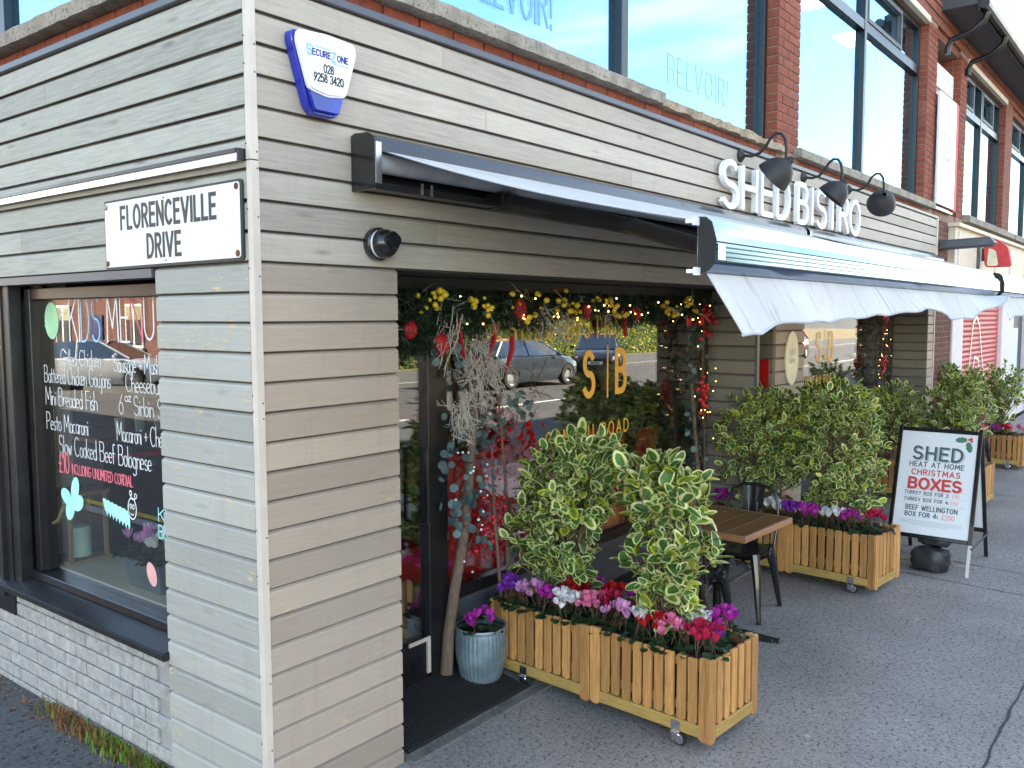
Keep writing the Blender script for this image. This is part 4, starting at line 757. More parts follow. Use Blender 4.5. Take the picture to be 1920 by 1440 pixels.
RS = thing('projecting_sign', 'small red rounded shop sign sticking out from the cream fascia', 'sign', (13.3, -.06, 2.96))
ob('red_panel', MB().prism(rpoly([(-.05, -.2), (-.42, -.2), (-.36, .1), (-.2, .24), (-.02, .2)], .06), lambda u, v, w_: (w_, u, v), -.05, .05), 'print_red', RS, bevel=.01); ob('emblem', MB().prism(rpoly([(-.08, -.18), (-.24, -.18), (-.2, .05), (-.1, .1)], .04), lambda u, v, w_: (w_, u, v), -.058, -.0505), 'oval_cream', RS); ob('bracket', MB().box(-.02, .02, -.05, 0, -.1, .1), 'dark_metal', RS)
# ------------------------------------------------------------------ wooden planters
CAM = Vector((-1.997, -2.797, 2.052))
def slat_mesh(key, wd, z0, z1, th=.016, rounded=True):
    if key not in CACHE:
        r = wd/2; pts = [(-r, z1-.003), (-r, z0+r*.6)]+[(-r*math.cos(math.pi*i/8), z0+r*.6-r*.6*math.sin(math.pi*i/8)) for i in range(1, 8)]+[(r, z0+r*.6), (r, z1-.003), (r-.004, z1), (-r+.004, z1)]
        CACHE[key] = MB().prism(pts, lambda u, v, w_: (w_, u, v), -th, 0).mesh('slat', 'slat_wood', bevel=.0018)
    return CACHE[key]
def planter(x, y, rz, label):
    T = thing('wooden_planter', label, 'planter', (x, y, 0), rz, 'wheeled wooden planters in front of the bistro')
    Wd, Ln = .46, 1.40; hx, hy = Wd/2, Ln/2
    fr = MB()
    for x0, x1, y0, y1 in ((-hx+.018, -hx+.055, -hy+.02, hy-.02), (hx-.055, hx-.018, -hy+.02, hy-.02)): fr.box(x0, x1, y0, y1, .07, .128)
    for yy in (-hy+.02, -.02, hy-.06): fr.box(-hx+.0555, hx-.0555, yy, yy+.04, .07, .128)
    fr.box(-hx-.004, -hx+.0175, -hy+.06, -.062, .068, .127).box(-hx-.004, -hx+.0175, .062, hy-.06, .068, .127).box(-hx+.05, hx-.05, -hy-.004, -hy+.0195, .068, .127)
    ob('base_frame', fr, 'frame_pine', T, bevel=.003)
    rail = MB()
    for y0, y1 in ((-hy+.02, -.012), (.012, hy-.02)):
        for xx in (-hx+.018, hx-.036): rail.box(xx, xx+.018, y0, y1, .17, .21).box(xx, xx+.018, y0, y1, .385, .425)
        rail.box(-hx+.04, hx-.04, y0+.001, y0+.018, .385, .425).box(-hx+.04, hx-.04, y1-.018, y1-.001, .385, .425).box(-hx+.04, hx-.04, y0+.001, y0+.018, .17, .21).box(-hx+.04, hx-.04, y1-.018, y1-.001, .17, .21)
    ob('rail', rail, 'slat_wood', T)
    ob('liner', MB().box(-hx+.038, hx-.038, -hy+.04, -.03, .13, .40).box(-hx+.038, hx-.038, .03, hy-.04, .13, .40), 'soil', T)
    post = slat_mesh('post', .062, .05, .452, .02); sl_ = slat_mesh('slat', .049, .128, .446); ssl = slat_mesh('sslat', .046, .128, .446)
    for s in (-1, 1):
        for b0 in (-hy, 0):
            n = 9; ys = [b0+.033+(.70-.066)*i/(n+1) for i in range(n+2)]
            for i, yy in enumerate(ys):
                o = ob('slat', post if i in (0, n+1) else sl_, None, T, (s*hx+(.002*s if i in (0, n+1) else rnd.uniform(-.002, .001)*s), yy, rnd.uniform(-.004, .003))); o.rotation_euler = (rnd.uniform(-.008, .008), 0, 0 if s < 0 else math.pi)
                if s < 0: o.rotation_euler = (rnd.uniform(-.008, .008), 0, math.pi); o.location.x += 0
                else: o.rotation_euler = (rnd.uniform(-.008, .008), 0, 0)
    for s in (-1, 1):
        n = 5; xs = [-hx+.02+(Wd-.04)*i/(n+1) for i in range(n+2)]
        for i, xx in enumerate(xs):
            o = ob('slat', post if i in (0, n+1) else ssl, None, T, (xx, s*(hy+.001), rnd.uniform(-.004, .003))); o.rotation_euler = (0, 0, R(90)*s)
    for s in (-1, 1):
        for yy in (-.52, .45):
            c = ob('caster', MB().box(-.026, .026, -.022, .022, .0625, .067).box(.0075*s-.002, .0075*s+.002, -.024, .024, .0671, .12).box(-.017, -.012, -.018, .018, .022, .062).box(.012, .017, -.018, .018, .022, .062), 'chrome', T, (s*(hx+.002), yy, 0))
            c.rotation_euler = (0, 0, 0); w2 = ob('wheel', MB().lathe([(.001, -.011), (.02, -.011), (.031, -.01), (.034, 0), (.031, .01), (.02, .011), (.001, .011)], 20, axis='x'), 'rubber', c, (0, -.02, .034), smooth=True)
            ob('hub', MB().lathe([(.001, -.0125), (.02, -.0125), (.024, -.0112)], 16, axis='x'), 'chrome', w2, (0, 0, 0)); ob('hub', MB().lathe([(.024, .0112), (.02, .0125), (.001, .0125)], 16, axis='x'), 'chrome', w2, (0, 0, 0))
    return T
PA = (1.935, -.405, R(-4)); PB = (4.79, -.35, R(-5)); PD = (8.35, -.4, R(-3)); PC = (11.28, -.35, R(-3))
planter(*PA, 'wooden slatted planter on castors nearest the camera, in front of the first window')
planter(*PB, 'wooden slatted planter behind the dining table, next to the sandwich board')
planter(*PD, 'wooden slatted planter half hidden behind the sandwich board')
planter(*PC, 'wooden slatted planter farthest down the pavement')
def in_pl(P_, u, v, z): # planter local to world
    c, s = math.cos(P_[2]), math.sin(P_[2]); return Vector((P_[0]+u*c-v*s, P_[1]+u*s+v*c, z))

# ------------------------------------------------------------------ variegated shrubs
def leaf_mesh(name, ln, wd, mats, inner=.7, cup=.12, seed=0):
    r2 = random.Random(seed); n = 12; mb = MB(); vs = [(0, ln*.5, -cup*ln*.12)]; ou = []; inn = []
    for i in range(n):
        a = 2*math.pi*i/n; yy = ln*.5-ln*.5*math.cos(a); k = math.sin(a); ww = wd*.5*k*(1+.15*math.cos(a)); zz = cup*abs(ww)*1.6-.25*cup*ln*(yy/ln)**2*2
        ou.append((ww, yy, zz)); q = inner*r2.uniform(.86, 1.1); inn.append((ww*q, ln*.5+(yy-ln*.5)*min(.97, q*1.12), zz*q+.0003))
    vs += inn+ou
    mb.add(vs, [(0, 1+i, 1+(i+1) % n) for i in range(n)], 0); k0 = len(mb.f); mb.f += [(1+i, 1+n+i, 1+n+(i+1) % n, 1+(i+1) % n) for i in range(n)]; mb.m += [1]*n
    return mb, mats
LEAVES = [leaf_mesh('leaf', 1, .62, ['leaf_green', 'leaf_cream'], .74, .2, 1), leaf_mesh('leaf', 1, .68, ['leaf_green', 'leaf_cream'], .62, .25, 2), leaf_mesh('leaf', 1, .6, ['leaf_midgreen', 'leaf_cream'], .55, .15, 3), leaf_mesh('leaf', 1, .64, ['leaf_green', 'leaf_cream'], .84, .2, 4), leaf_mesh('leaf', 1, .6, ['leaf_yellow', 'leaf_cream'], .7, .2, 5), leaf_mesh('leaf', 1, .66, ['leaf_midgreen', 'leaf_yellow'], .66, .2, 6)]
LMAT = ['leaf_green', 'leaf_cream', 'leaf_midgreen', 'leaf_yellow']
LMESH = [mb.mesh('leaf', m, smooth=True) for mb, m in LEAVES]
def frame_from(d, up, r2):
    y = d.normalized(); z = up-y*up.dot(y)
    if z.length < .05: z = Vector((r2.uniform(-1, 1), r2.uniform(-1, 1), 1)); z = z-y*z.dot(y)
    z.normalize(); x = y.cross(z); return Matrix((x, y, z)).transposed()
def shrub(base, lobes, tips, label, size, nobj, seed, group='variegated shrubs in the planters', wts=(5, 4, 3, 5, .5, 1.6)):
    r2 = random.Random(seed); T = thing('variegated_shrub', label, 'shrub', tuple(base), 0, group); st = MB(); lv = []
    wsum = sum(l[3] for l in lobes)
    trunks = [Vector((r2.uniform(-.035, .035), r2.uniform(-.05, .05), -.03)) for _ in range(6)]
    spots = []
    tries = 0
    while len(spots) < tips and tries < tips*30:
        tries += 1; q = r2.uniform(0, wsum)
        for c, rad, _, w_ in lobes:
            q -= w_
            if q <= 0: break
        d = Vector((r2.gauss(0, 1), r2.gauss(0, 1), r2.gauss(0, 1))).normalized(); t = r2.random()**.5
        p = Vector(c)+Vector((d.x*rad[0], d.y*rad[1], d.z*rad[2]))*t
        if p.z < .06 or any((p-s_[0]).length < size*.3 for s_ in spots): continue
        spots.append((p, Vector(c), t))
    for p, c, t in spots:
        b0 = r2.choice(trunks); mid = b0.lerp(Vector((p.x*.35, p.y*.35, max(.08, p.z*.6))), .8)+Vector((r2.uniform(-.02, .02), r2.uniform(-.02, .02), 0))
        if r2.random() < .7: st.tube([b0, mid, p], [.006, .0035, .002], 5)
        ax = ((p-c)*1.4+Vector((0, 0, .25))+Vector((r2.gauss(0, .1), r2.gauss(0, .1), r2.gauss(0, .1)))).normalized()
        n = r2.randint(4, 7); a0 = r2.random()*6.28; ref = frame_from(ax, Vector((r2.gauss(0, 1), r2.gauss(0, 1), r2.gauss(0, 1))), r2)
        for i in range(n):
            a = a0+i*2.4; open_ = r2.uniform(.55, 1.35) if i > 1 else r2.uniform(.15, .5)
            rad = ref @ Vector((math.cos(a), 0, math.sin(a))); d = (ax*math.cos(open_)+rad*math.sin(open_)).normalized(); d.z -= .12*r2.random()
            up = (ax*1.+Vector((0, 0, .8))+rad*-.3); s_ = size*r2.uniform(.45, 1.32)
            pos = p-ax*(i*.004*r2.uniform(.5, 3))+d*.004
            lv.append((pos, frame_from(d, up, r2), s_, r2.choices(range(6), wts)[0]))
    W0 = Vector(base); lv.sort(key=lambda q: (W0+q[0]-CAM).length-(.25*q[2]/size)); nobj = min(nobj, len(lv))
    ob('stems', st, 'bark_wood', T)
    for pos, m, s_, k in lv[:nobj]:
        o = ob('leaf', LMESH[k], None, T); o.matrix_local = Matrix.Translation(pos) @ m.to_4x4() @ Matrix.Diagonal((s_, s_, s_, 1))
    if len(lv) > nobj:
        mb = MB(); mats = LMAT
        for pos, m, s_, k in lv[nobj:]:
            src, mn = LEAVES[k]; k0 = len(mb.v)
            mb.v += [tuple(pos+m @ (Vector(v)*s_)) for v in src.v]; mb.f += [tuple(i+k0 for i in f) for f in src.f]; mb.m += [mats.index(mn[q]) for q in src.m]
        ob('foliage', mb, mats, T, smooth=True, stuff=True)
    return T
L_ = lambda c, r, w_: (c, r, 0, w_)
shrub(in_pl(PA, .05, .36, .40), [L_((0, 0, .70), (.27, .28, .27), 5), L_((-.06, .1, .45), (.27, .29, .25), 3.4), L_((.0, .05, .24), (.22, .27, .14), 1.5), L_((.08, -.1, .86), (.2, .18, .15), 1.5)], 350, 'tall bushy variegated shrub in the far half of the nearest planter', .08, 300, 11)
shrub(in_pl(PA, -.02, -.33, .40), [L_((.02, .02, .72), (.22, .22, .2), 4), L_((-.02, -.05, .42), (.24, .24, .17), 2.5), L_((.05, .12, .8), (.14, .2, .14), 2), L_((0, 0, .18), (.14, .16, .13), 1.3)], 200, 'looser variegated shrub in the near half of the nearest planter', .085, 300, 12)
shrub(in_pl(PB, .0, .36, .40), [L_((0, -.02, .62), (.34, .42, .36), 6), L_((-.05, -.1, .85), (.25, .36, .2), 2.5), L_((0, 0, .3), (.24, .36, .2), 1.6)], 680, 'dense variegated shrub behind the dining chair, left of its pair', .064, 300, 13)
shrub(in_pl(PB, .02, -.32, .40), [L_((-.02, .03, .66), (.32, .38, .38), 6), L_((.0, .08, .95), (.26, .34, .2), 2.6), L_((0, -.02, .3), (.22, .3, .2), 1.6)], 720, 'dense variegated shrub immediately left of the sandwich board', .064, 300, 14)
shrub(in_pl(PD, .0, .3, .40), [L_((0, 0, .55), (.33, .38, .34), 5), L_((0, .1, .3), (.25, .3, .2), 1.5)], 380, 'variegated shrub behind the sandwich board, closest to the second window', .062, 170, 15)
shrub(in_pl(PD, .0, -.35, .40), [L_((0, 0, .62), (.33, .38, .38), 5), L_((.05, -.05, .92), (.18, .22, .2), 1.6), L_((0, .1, .3), (.25, .3, .2), 1.5)], 420, 'variegated shrub rising over the top edge of the sandwich board', .062, 190, 16)
shrub(in_pl(PC, .0, .32, .40), [L_((0, 0, .62), (.3, .34, .36), 5)], 240, 'dark leaved variegated shrub against the red shutter', .062, 80, 17, wts=(5, 2, 1, 6, .1, .4))
shrub(in_pl(PC, .0, -.33, .40), [L_((0, 0, .64), (.3, .36, .36), 5), L_((.0, 0, .25), (.15, .2, .2), 1)], 250, 'variegated shrub at the far right edge, in the farthest planter', .062, 110, 18, wts=(5, 2, 1, 6, .2, .4))

# ------------------------------------------------------------------ cyclamen
def flower_mesh(col):
    key = ('fl', col)
    if key not in CACHE:
        r2 = random.Random(hash(col) % 1000 if False else len(col)); mb = MB()
        for i in range(6):
            a = i*math.pi/3+r2.uniform(-.25, .25); ca, sa = math.cos(a), math.sin(a); prof = [(.003, 0, .004), (.010, .012, .0105), (.016, .026, .0125), (.019, .038, .009), (.0205, .043, .002)]; vs = []
            tw = r2.uniform(-.4, .4)
            for (rr, zz, hw) in prof:
                for s in (-1, 0, 1):
                    t = s*hw; cx = rr+(.003 if s else 0); vs.append((ca*cx-sa*(t+tw*zz*.2), sa*cx+ca*(t+tw*zz*.2), zz+(.002*abs(s))))
            fs = [(j*3+k, j*3+k+1, (j+1)*3+k+1, (j+1)*3+k) for j in range(4) for k in range(2)]; mb.add(vs, fs)
        mb.tube([(0, 0, .004), (.001, 0, -.05), (.003, 0, -.11)], [.002, .0018, .0018], 5, 1); CACHE[key] = mb.mesh('flower', [col, 'twig_brown'], smooth=True)
    return CACHE[key]
def cyclamen(pos, col, label, n=9, spread=.075, seed=0, h=.13, leaf=True, s=1.):
    r2 = random.Random(seed); T = thing('cyclamen', label, 'flower', tuple(pos), 0, 'cyclamen plants')
    if leaf:
        mb = MB()
        for i in range(34):
            a = r2.random()*6.28; rr = r2.random()**.5*spread*1.4; z = .05+.035*(1-rr/spread/1.3)+r2.uniform(-.012, .012); c = Vector((rr*math.cos(a), rr*math.sin(a), z)); w_ = r2.uniform(.016, .026)
            m = frame_from(Vector((math.cos(a), math.sin(a), r2.uniform(-.6, .1))), Vector((0, 0, 1)), r2)
            pts = [c+m @ Vector((w_*math.sin(2*math.pi*k/8)*1.05, w_*(1-math.cos(2*math.pi*k/8)), .006*abs(math.sin(2*math.pi*k/8)))) for k in range(8)]; mb.add([c+m @ Vector((0, w_, -.003))]+pts, [(0, 1+k, 1+(k+1) % 8) for k in range(8)])
        ob('foliage', mb, 'leaf_dark', T, stuff=True, smooth=True)
    for i in range(n):
        a = r2.random()*6.28; rr = r2.random()**.6*spread; o = ob('flower', flower_mesh(col), None, T, (rr*math.cos(a), rr*math.sin(a), h+.035*(1-rr/spread)+r2.uniform(-.02, .012)))
        k = s*r2.uniform(.8, 1.15); o.scale = (k, k, k); o.rotation_euler = (r2.uniform(-.5, .5), r2.uniform(-.5, .5), r2.random()*6.28)
    return T
fa_ = [(-.16, .62, 'pet_purple', 'purple cyclamen at the far left corner of the nearest planter'), (-.15, .47, 'pet_lilac', 'pale lilac cyclamen under the tall bushy shrub'), (.0, .3, 'pet_red', 'red cyclamen half hidden at the foot of the tall bushy shrub'), (.15, .28, 'pet_magenta', 'magenta cyclamen behind the tall bushy shrub'),
       (-.1, .1, 'pet_pink', 'pink cyclamen in the middle of the nearest planter'), (.14, .09, 'pet_red', 'bright red cyclamen at the back of the nearest planter, between its two shrubs'), (-.11, -.1, 'pet_lilac', 'lilac cyclamen just past the divider of the nearest planter'), (-.1, -.24, 'pet_white', 'white cyclamen in the nearest planter'),
       (.16, -.06, 'pet_magenta', 'magenta cyclamen at the back divider of the nearest planter'), (-.11, -.42, 'pet_pink', 'pink cyclamen at the foot of the looser shrub'), (.13, -.3, 'pet_red', 'red cyclamen behind the looser shrub by the black chair leg'), (-.1, -.58, 'pet_crimson', 'crimson cyclamen in the near left corner of the nearest planter'),
       (.16, -.55, 'pet_magenta', 'vivid magenta cyclamen in the near right corner of the nearest planter'), (.05, -.56, 'pet_purple', 'small purple cyclamen beside the crimson one in the nearest planter')]
fa_ += [(-.14, .33, 'pet_magenta', 'magenta cyclamen by the slats of the far half of the nearest planter'), (-.15, .22, 'pet_white', 'white cyclamen in the far half of the nearest planter'), (-.02, .02, 'pet_crimson', 'crimson cyclamen by the divider of the nearest planter'), (.03, -.46, 'pet_white', 'white cyclamen between the pink and purple ones at the near end of the nearest planter'), (-.14, -.34, 'pet_red', 'red cyclamen by the slats of the near half of the nearest planter')]
for i, (u, v, c, lb) in enumerate(fa_): cyclamen(in_pl(PA, u, v, .39), c, lb, 7 if 'small' in lb else 18, .045 if 'small' in lb else .085, 30+i, .125 if 'small' not in lb else .08, True, .88)
fb_ = [(-.1, .6, 'pet_magenta', 'magenta cyclamen at the window end of the planter behind the table'), (-.12, .3, 'pet_red', 'red cyclamen seen past the dining chair back'), (-.14, .14, 'pet_white', 'white cyclamen right of the dining chair back'), (-.12, -.02, 'pet_purple', 'purple cyclamen near the divider of the planter behind the table'),
       (-.12, -.16, 'pet_magenta', 'magenta cyclamen hanging over the slats of the planter behind the table'), (.02, -.12, 'pet_white', 'white cyclamen under the dense shrub left of the sandwich board'), (-.08, -.34, 'pet_white', 'bright white cyclamen in the near half of the planter behind the table'), (-.08, -.46, 'pet_magenta', 'dark magenta cyclamen next to the crimson one by the sandwich board'),
       (-.02, -.6, 'pet_crimson', 'crimson cyclamen at the near end of the planter by the sandwich board'), (.1, -.45, 'pet_white', 'white cyclamen at the back near end of the planter by the sandwich board'), (.0, .12, 'pet_pink', 'pink cyclamen under the left shrub of the planter behind the table')]
for i, (u, v, c, lb) in enumerate(fb_): cyclamen(in_pl(PB, u-.035, v, .41), c, lb, 18, .09, 60+i, .125, True, 1.0)
for i, (P_, u, v, c, lb) in enumerate([(PC, -.1, -.3, 'pet_magenta', 'magenta cyclamen in the farthest planter'), (PC, -.05, -.58, 'pet_pink', 'pink cyclamen at the right end of the farthest planter'), (PC, -.05, -.45, 'pet_red', 'red cyclamen in the farthest planter'), (PD, -.1, -.55, 'pet_lilac', 'lilac cyclamen peeping from behind the sandwich board')]): cyclamen(in_pl(P_, u, v, .39), c, lb, 10, .09, 90+i)

# ------------------------------------------------------------------ tables and metal chairs
def chair(x, y, rz, label):
    T = thing('metal_chair', label, 'chair', (x, y, 0), rz, 'black metal cafe chairs'); M = 'black_metal'
    def seat(u, v):
        a, b_ = u*2-1, v*2-1; k = .19; xx = k*a*math.sqrt(1-b_*b_*.28); yy = k*b_*math.sqrt(1-a*a*.28)*(1.02+.04*a); return (xx, yy, .452-.012*(1-max(abs(a), abs(b_))**2)-(.02 if max(abs(a), abs(b_)) > .99 else 0))
    ob('seat', MB().sheet(seat, 14, 14), M, T, smooth=True); ob('seat_underside', MB().sheet(lambda u, v: tuple(c-(.022 if i == 2 else 0) for i, c in enumerate(seat(u, v))), 10, 10), M, T)
    for sx, sy in ((1, 1), (1, -1), (-1, 1), (-1, -1)):
        t = Vector((.145*sx, .145*sy, .445)); f = Vector(((.215 if sx > 0 else .235)*sx, .205*sy, 0)); mb = MB()
        mb.tube([t, t.lerp(f, .35)+Vector((.006*sx, .006*sy, 0)), t.lerp(f, .8), f], [.036, .029, .019, .015], 8)
        lg = ob('leg', mb, M, T, smooth=True); ob('foot', MB().lathe([(.014, .012), (.017, 0), (.001, 0)], 10, tuple(f)), 'rubber', lg)
    for pts in ([(.165, -.16), (.165, .16)], [(-.17, -.16), (-.17, .16)], [(-.16, .165), (.16, .165)], [(-.16, -.165), (.16, -.165)]):
        a, b_ = Vector((*pts[0], .30)), Vector((*pts[1], .30)); ob('leg_arch', MB().tube([a.lerp(b_, i/10)+Vector((0, 0, .12*math.sin(math.pi*i/10)**.6)) for i in range(11)], .0075, 6), M, T, smooth=True)
    hp = [(-.17, -.175, .44), (-.205, -.182, .58), (-.228, -.18, .72), (-.238, -.15, .805), (-.245, -.08, .842), (-.247, 0, .85), (-.245, .08, .842), (-.238, .15, .805), (-.228, .18, .72), (-.205, .182, .58), (-.17, .175, .44)]
    ob('back_hoop', MB().tube(hp, .0115, 10), M, T, smooth=True)
    sp_ = ob('back_splat', MB().sheet(lambda u, v: (-.175-.07*v-.012*math.sin(math.pi*u), (u-.5)*(.115+.05*v), .44+.4*v), 8, 8).sheet(lambda u, v: (-.178-.07*v-.012*math.sin(math.pi*u), (u-.5)*(.115+.05*v), .44+.4*v), 8, 8), M, T, smooth=True)
    for s in (-1, 1): ob('slot', MB().tube([(-.214, s*.028, .58), (-.235, s*.032, .72)], .004, 6), 'brushed', sp_)
    return T
def table(x, y, label, cw=.66, dp=.70):
    T = thing('cafe_table', label, 'table', (x, y, 0), R(-3), 'wooden topped cafe tables')
    top = ob('table_top', MB().box(-cw/2+.012, cw/2-.012, -dp/2+.012, dp/2-.012, .705, .715), 'table_edge', T)
    n = 5
    for i in range(n):
        y0 = -dp/2+.016+(dp-.032)*i/n; ob('board', MB().box(-cw/2+.016, cw/2-.016, y0+.0006, y0+(dp-.032)/n-.0006, .7155, .748), 'table_wood', top, bevel=.002)
    for x0, x1, y0, y1 in ((-cw/2, cw/2, -dp/2, -dp/2+.015), (-cw/2, cw/2, dp/2-.015, dp/2), (-cw/2, -cw/2+.015, -dp/2+.0155, dp/2-.0155), (cw/2-.015, cw/2, -dp/2+.0155, dp/2-.0155)): ob('edging', MB().box(x0, x1, y0, y1, .712, .7495), 'table_edge', top, bevel=.003)
    ob('column', MB().lathe([(.035, .03), (.03, .06), (.028, .68), (.06, .705)], 16), 'black_metal', T, smooth=True); ob('top_plate', MB().box(-.2, .2, -.03, .03, .69, .7045).box(-.03, .03, -.2, -.0305, .69, .7045).box(-.03, .03, .0305, .2, .69, .7045), 'black_metal', T)
    b_ = MB()
    for a in (R(12), R(102), R(192), R(282)):
        c, s = math.cos(a), math.sin(a); b_.hexa([(c*.03-s*.028, s*.03+c*.028, .0), (c*.03+s*.028, s*.03-c*.028, 0), (c*.4+s*.022, s*.4-c*.022, 0), (c*.4-s*.022, s*.4+c*.022, 0)], [(c*.03-s*.028, s*.03+c*.028, .055), (c*.03+s*.028, s*.03-c*.028, .055), (c*.4+s*.022, s*.4-c*.022, .022), (c*.4-s*.022, s*.4+c*.022, .022)])
    ob('base', b_, 'worn_black', T, bevel=.004)
def mat_worn():
    m, N, L, b = newmat('worn_black'); c = mixc(N, L, ramp(N, L, noise(N, L, coords(N, L), 9, 4, .7), [(.56, 0), (.6, 1)]), (.012, .012, .013), (.6, .6, .6)); L.new(c, b.inputs['Base Color']); b.inputs['Roughness'].default_value = .4
mat_worn()
table(3.16, -.42, 'square wooden topped cafe table between the two nearest planters'); table(9.85, -.42, 'wooden cafe table beyond the sandwich board')
chair(3.66, -.36, math.pi+R(4), 'black metal cafe chair on the far side of the near table, back to the planter'); chair(2.93, -.34, R(3), 'black metal cafe chair half hidden by the looser shrub, near side of the table'); chair(10.45, -.5, math.pi-R(8), 'black metal cafe chair at the farther table by the red shutter')

# ------------------------------------------------------------------ sandwich board and weight bag
SB = thing('sandwich_board', 'black framed sandwich board advertising christmas boxes on the pavement', 'sandwich board', (5.42, -1.15, 0))
sv = Vector((.36, 0, 1.10)); SL = sv.length; sv.normalize(); nv = Vector((-sv.z, 0, sv.x))
def fb2(u, v, w_): p = Vector((0, -u, 0))+sv*v+nv*w_; return (p.x, p.y, p.z)
def slab(mb, u0, u1, v0, v1, w0, w1, m=0): return mb.hexa([fb2(u0, v0, w0), fb2(u1, v0, w0), fb2(u1, v0, w1), fb2(u0, v0, w1)], [fb2(u0, v1, w0), fb2(u1, v1, w0), fb2(u1, v1, w1), fb2(u0, v1, w1)], m)
V0, V1, HW = .255, 1.165, .315
fr = MB(); slab(fr, -HW, -HW+.032, V0, V1, -.012, .012); slab(fr, HW-.032, HW, V0, V1, -.012, .012); slab(fr, -HW+.0325, HW-.0325, V0, V0+.032, -.012, .012); slab(fr, -HW+.0325, HW-.0325, V1-.032, V1, -.012, .012)
ob('front_frame', fr, 'black_metal', SB, bevel=.004)
ps = MB(); slab(ps, -HW+.0325, HW-.0325, V0+.0325, V1-.0325, -.006, .003); ps = ob('poster', ps, 'poster_white', SB)
def bt(name, mat, items):
    f = lambda u, v, w_: fb2(u, v, .0034+w_)
    for (s, u, v, h, hw, xs, gap, d) in items: mb = MB(); write(mb, s, h, hw, f, u, v, d, xs, gap, .5); ob(name, mb, mat, ps)
cu = -.0
bt('poster_shadow_lettering', 'print_lightgrey', [('SHED', cu+.01, .898, .1, .0105, 1.2, .3, .0006)]); bt('poster_lettering', 'print_grey', [('SHED', cu, .904, .1, .009, 1.2, .3, .0016), ('HEAT AT HOME', cu, .84, .038, .0036, 1.12, .3, .0007), ('TURKEY BOX FOR 2:', cu-.05, .608, .027, .0025, .98, .3, .0006), ('TURKEY BOX FOR 4:', cu-.05, .553, .027, .0025, .98, .3, .0006), ('BEEF WELLINGTON', cu-.005, .482, .036, .0034, .95, .28, .0006), ('BOX FOR 4:', cu-.075, .428, .036, .0034, .98, .28, .0006)])
bt('poster_shadow_lettering', 'print_pink', [('BOXES', cu+.008, .656, .082, .0105, 1.28, .24, .0006)]); bt('poster_lettering', 'print_red', [('CHRISTMAS', cu, .772, .043, .0042, 1.17, .32, .0007), ('BOXES', cu, .66, .082, .009, 1.28, .24, .0016)])
bt('poster_prices', 'print_pink', [('£80', cu+.165, .608, .027, .0025, .9, .3, .0006), ('£160', cu+.16, .553, .027, .0025, .85, .25, .0006), ('£200', cu+.125, .428, .036, .0034, .9, .25, .0006)])
mb = MB()
for v in (.605+.05, .594, .533): ribbon(mb, [(-.24, v), (.24, v)], .0012, lambda u, v_, w_: fb2(u, v_, .0034+w_), 0, .0005)
for i, v in enumerate((.395, .383, .371, .359)): ribbon(mb, [(-.23+.03*(i == 3)*3, v), (.23-.03*(i == 3)*3, v)], .0016, lambda u, v_, w_: fb2(u, v_, .0034+w_), 0, .0005)
ob('poster_rules', mb, 'print_lightgrey', ps)
mb = MB(); f = lambda u, v, w_: fb2(u, v, .0034+w_)
def holly(cu_, cv, a, s=1.): return [(cu_+s*(.05*math.cos(t)*(1-.22*(i % 2))*math.cos(a)-.026*math.sin(t)*(1-.22*(i % 2))*math.sin(a)), cv+s*(.05*math.cos(t)*(1-.22*(i % 2))*math.sin(a)+.026*math.sin(t)*(1-.22*(i % 2))*math.cos(a))) for i, t in enumerate([2*math.pi*k/18 for k in range(18)])]
mb.prism(holly(.165, 1.085, .1), f, 0, .0006); mb.prism(holly(.225, 1.03, -1.3), f, 0, .0007); ob('holly_print', mb, 'print_green', ps)
mb = MB()
for u, v in ((.222, 1.092), (.24, 1.08), (.236, 1.1)): mb.prism([(u+.011*math.cos(k*.7), v+.011*math.sin(k*.7)) for k in range(9)], f, 0, .0008+u*.0004)
ob('berry_print', mb, 'print_red', ps)
for u in (-HW+.016, HW-.016):
    lg = MB(); slab(lg, u-.013, u+.013, 0, V0-.0005, -.009, .009); ob('leg', lg, 'brushed', SB, bevel=.002)
# rear leaf
def fr2(u, v, w_): q = Vector((.36+.36, -u, 1.10)); b0 = Vector((.78, -u, 0)); t = Vector((.37, -u, 1.12)); p = b0.lerp(t, v)+Vector((.93, 0, .33)).normalized()*w_; return (p.x, p.y, p.z)
def slab2(mb, u0, u1, v0, v1, w0, w1): return mb.hexa([fr2(u0, v0, w0), fr2(u1, v0, w0), fr2(u1, v0, w1), fr2(u0, v0, w1)], [fr2(u0, v1, w0), fr2(u1, v1, w0), fr2(u1, v1, w1), fr2(u0, v1, w1)])
rf = MB(); slab2(rf, -HW, -HW+.03, 0, 1, -.01, .01); slab2(rf, HW-.03, HW, 0, 1, -.01, .01); slab2(rf, -HW+.0305, HW-.0305, .2, .23, -.01, .01); ob('rear_frame', rf, 'black_metal', SB, bevel=.003); rp2 = MB(); slab2(rp2, -HW+.0305, HW-.0305, .235, .98, -.004, .004); ob('rear_panel', rp2, 'poster_white', SB)
st_ = MB().box(.06, .72, -HW+.0, -HW+.012, .2, .224).box(.06, .72, HW-.012, HW, .2, .224); ob('stay', st_, 'black_metal', SB); ob('ground_rail', MB().box(.3, .32, -HW, HW, .0, .02), 'brushed', SB)
BG = thing('weight_bag', 'black sand filled bag weighing down the sandwich board', 'bag', (5.5, -1.17, 0)); r2 = random.Random(5)
